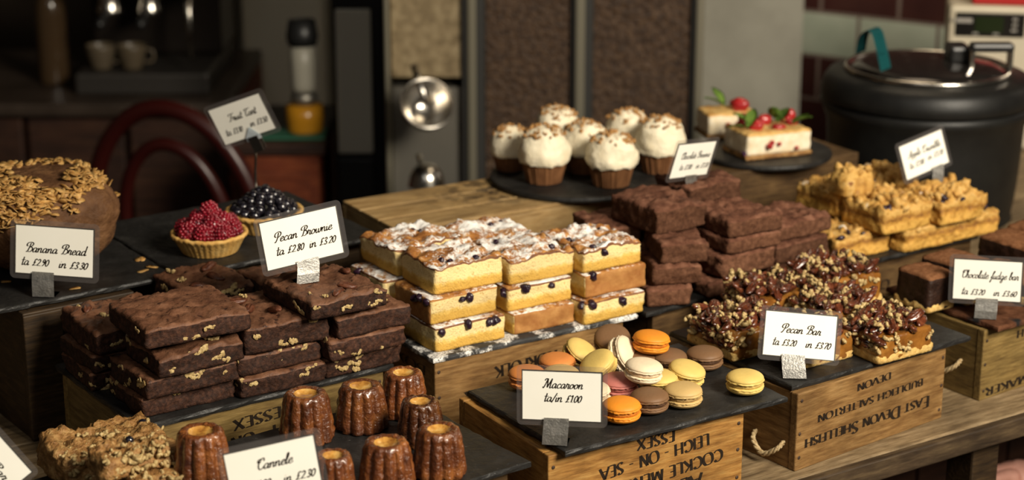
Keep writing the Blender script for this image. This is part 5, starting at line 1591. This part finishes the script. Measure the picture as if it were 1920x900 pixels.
d_ = obj('door', box(.012, f1.x - f0.x - .008, -.02, -.0005, .05, 1.6, .006), plain('dim_grey_door', (.70, .67, .56), .5, .2), fr_, smooth=False)
obj('handle', box(.02, .035, -.045, -.0205, .6, 1.05, .004), M['dull_steel'], d_, smooth=False)
g0, g1 = atY(622, 150, 3.9), atY(722, 150, 3.9)
gr_ = thing('coffee_grinder', 'tall coffee grinder with a pale front panel in a black frame beside the bean bays', 'coffee grinder', (g0.x, 3.9, -.85))
gw = g1.x - g0.x
zt2 = atY(670, 18, 3.9).z + .85; zb2 = atY(670, 288, 3.9).z + .85
obj('black_frame', box(0, gw, .012, .2, .001, zt2 + .05, .006), M['black_plastic'], gr_, smooth=False)
obj('front_panel', box(.010, gw - .028, .0, .0115, zb2, zt2, .003), plain('pale_grey_panel', (.80, .75, .60), .45, .2), gr_, smooth=False)
obj('lower_panel', box(.010, gw - .028, .002, .0115, .05, zb2 - .012, .003), M['frame_dark'], gr_, smooth=False)

# ------------------------------------------------------------------ reflection of a hand, built as a solid hand below the shelf
hp = atY(1905, 893, 2.42)
hand_reflection = thing('hand_reflection', 'reflection of a pinkish hand, built as a solid hand below the shelf edge', 'hand_reflection', hp)
V_, E_, R__ = [], [], []
def vtx(p, r): V_.append(p); R__.append(r); return len(V_) - 1
def chain(start, pts, rads):
    a = start
    for p, r in zip(pts, rads):
        b = vtx(p, r); E_.append((a, b)); a = b
    return a
w0 = vtx((.075, .035, -.075), .024)
w1 = vtx((.045, .022, -.040), .024); E_.append((w0, w1))
pm = vtx((.018, .012, -.014), .027); E_.append((w1, pm))
for i, (x, y, L) in enumerate([(-.030, -.012, 1.0), (-.018, .006, 1.08), (-.002, .022, 1.0), (.016, .036, .85)]):
    kx, kz = x * .75 + .006, .010 - .004 * abs(i - 1)
    chain(pm, [(kx, y, kz), (kx - .026 * L, y - .016, kz + .001), (kx - .040 * L, y - .020, kz - .020), (kx - .028 * L, y - .010, kz - .034)], [.0105, .0092, .0085, .0072])
chain(pm, [(.002, -.026, -.022), (-.020, -.040, -.024), (-.038, -.042, -.030)], [.0125, .0100, .0080])
me = bpy.data.meshes.new('hand')
me.from_pydata(V_, E_, [])
ho = obj('hand', me, smat('skin', [(.3, (.42, .20, .15)), (.7, (.52, .27, .21))], 60, .55, .25, 260, .35), hand_reflection)
sk = ho.modifiers.new('skin', 'SKIN')
for v_, r_ in zip(me.skin_vertices[0].data, R__): v_.radius = (r_, r_)
me.skin_vertices[0].data[0].use_root = True
sk.use_smooth_shade = True
ss = ho.modifiers.new('smooth', 'SUBSURF'); ss.levels = ss.render_levels = 2
bm = bmesh.new(); tube(bm, [(.070, .032, -.070), (.12, .055, -.125), (.20, .09, -.20)], [.032, .040, .046], 20)
obj('sleeve_cuff', bm, smat('dark_cloth', [(.3, (.02, .018, .02)), (.7, (.04, .036, .04))], 90, .9, .3, 400, .1), hand_reflection)
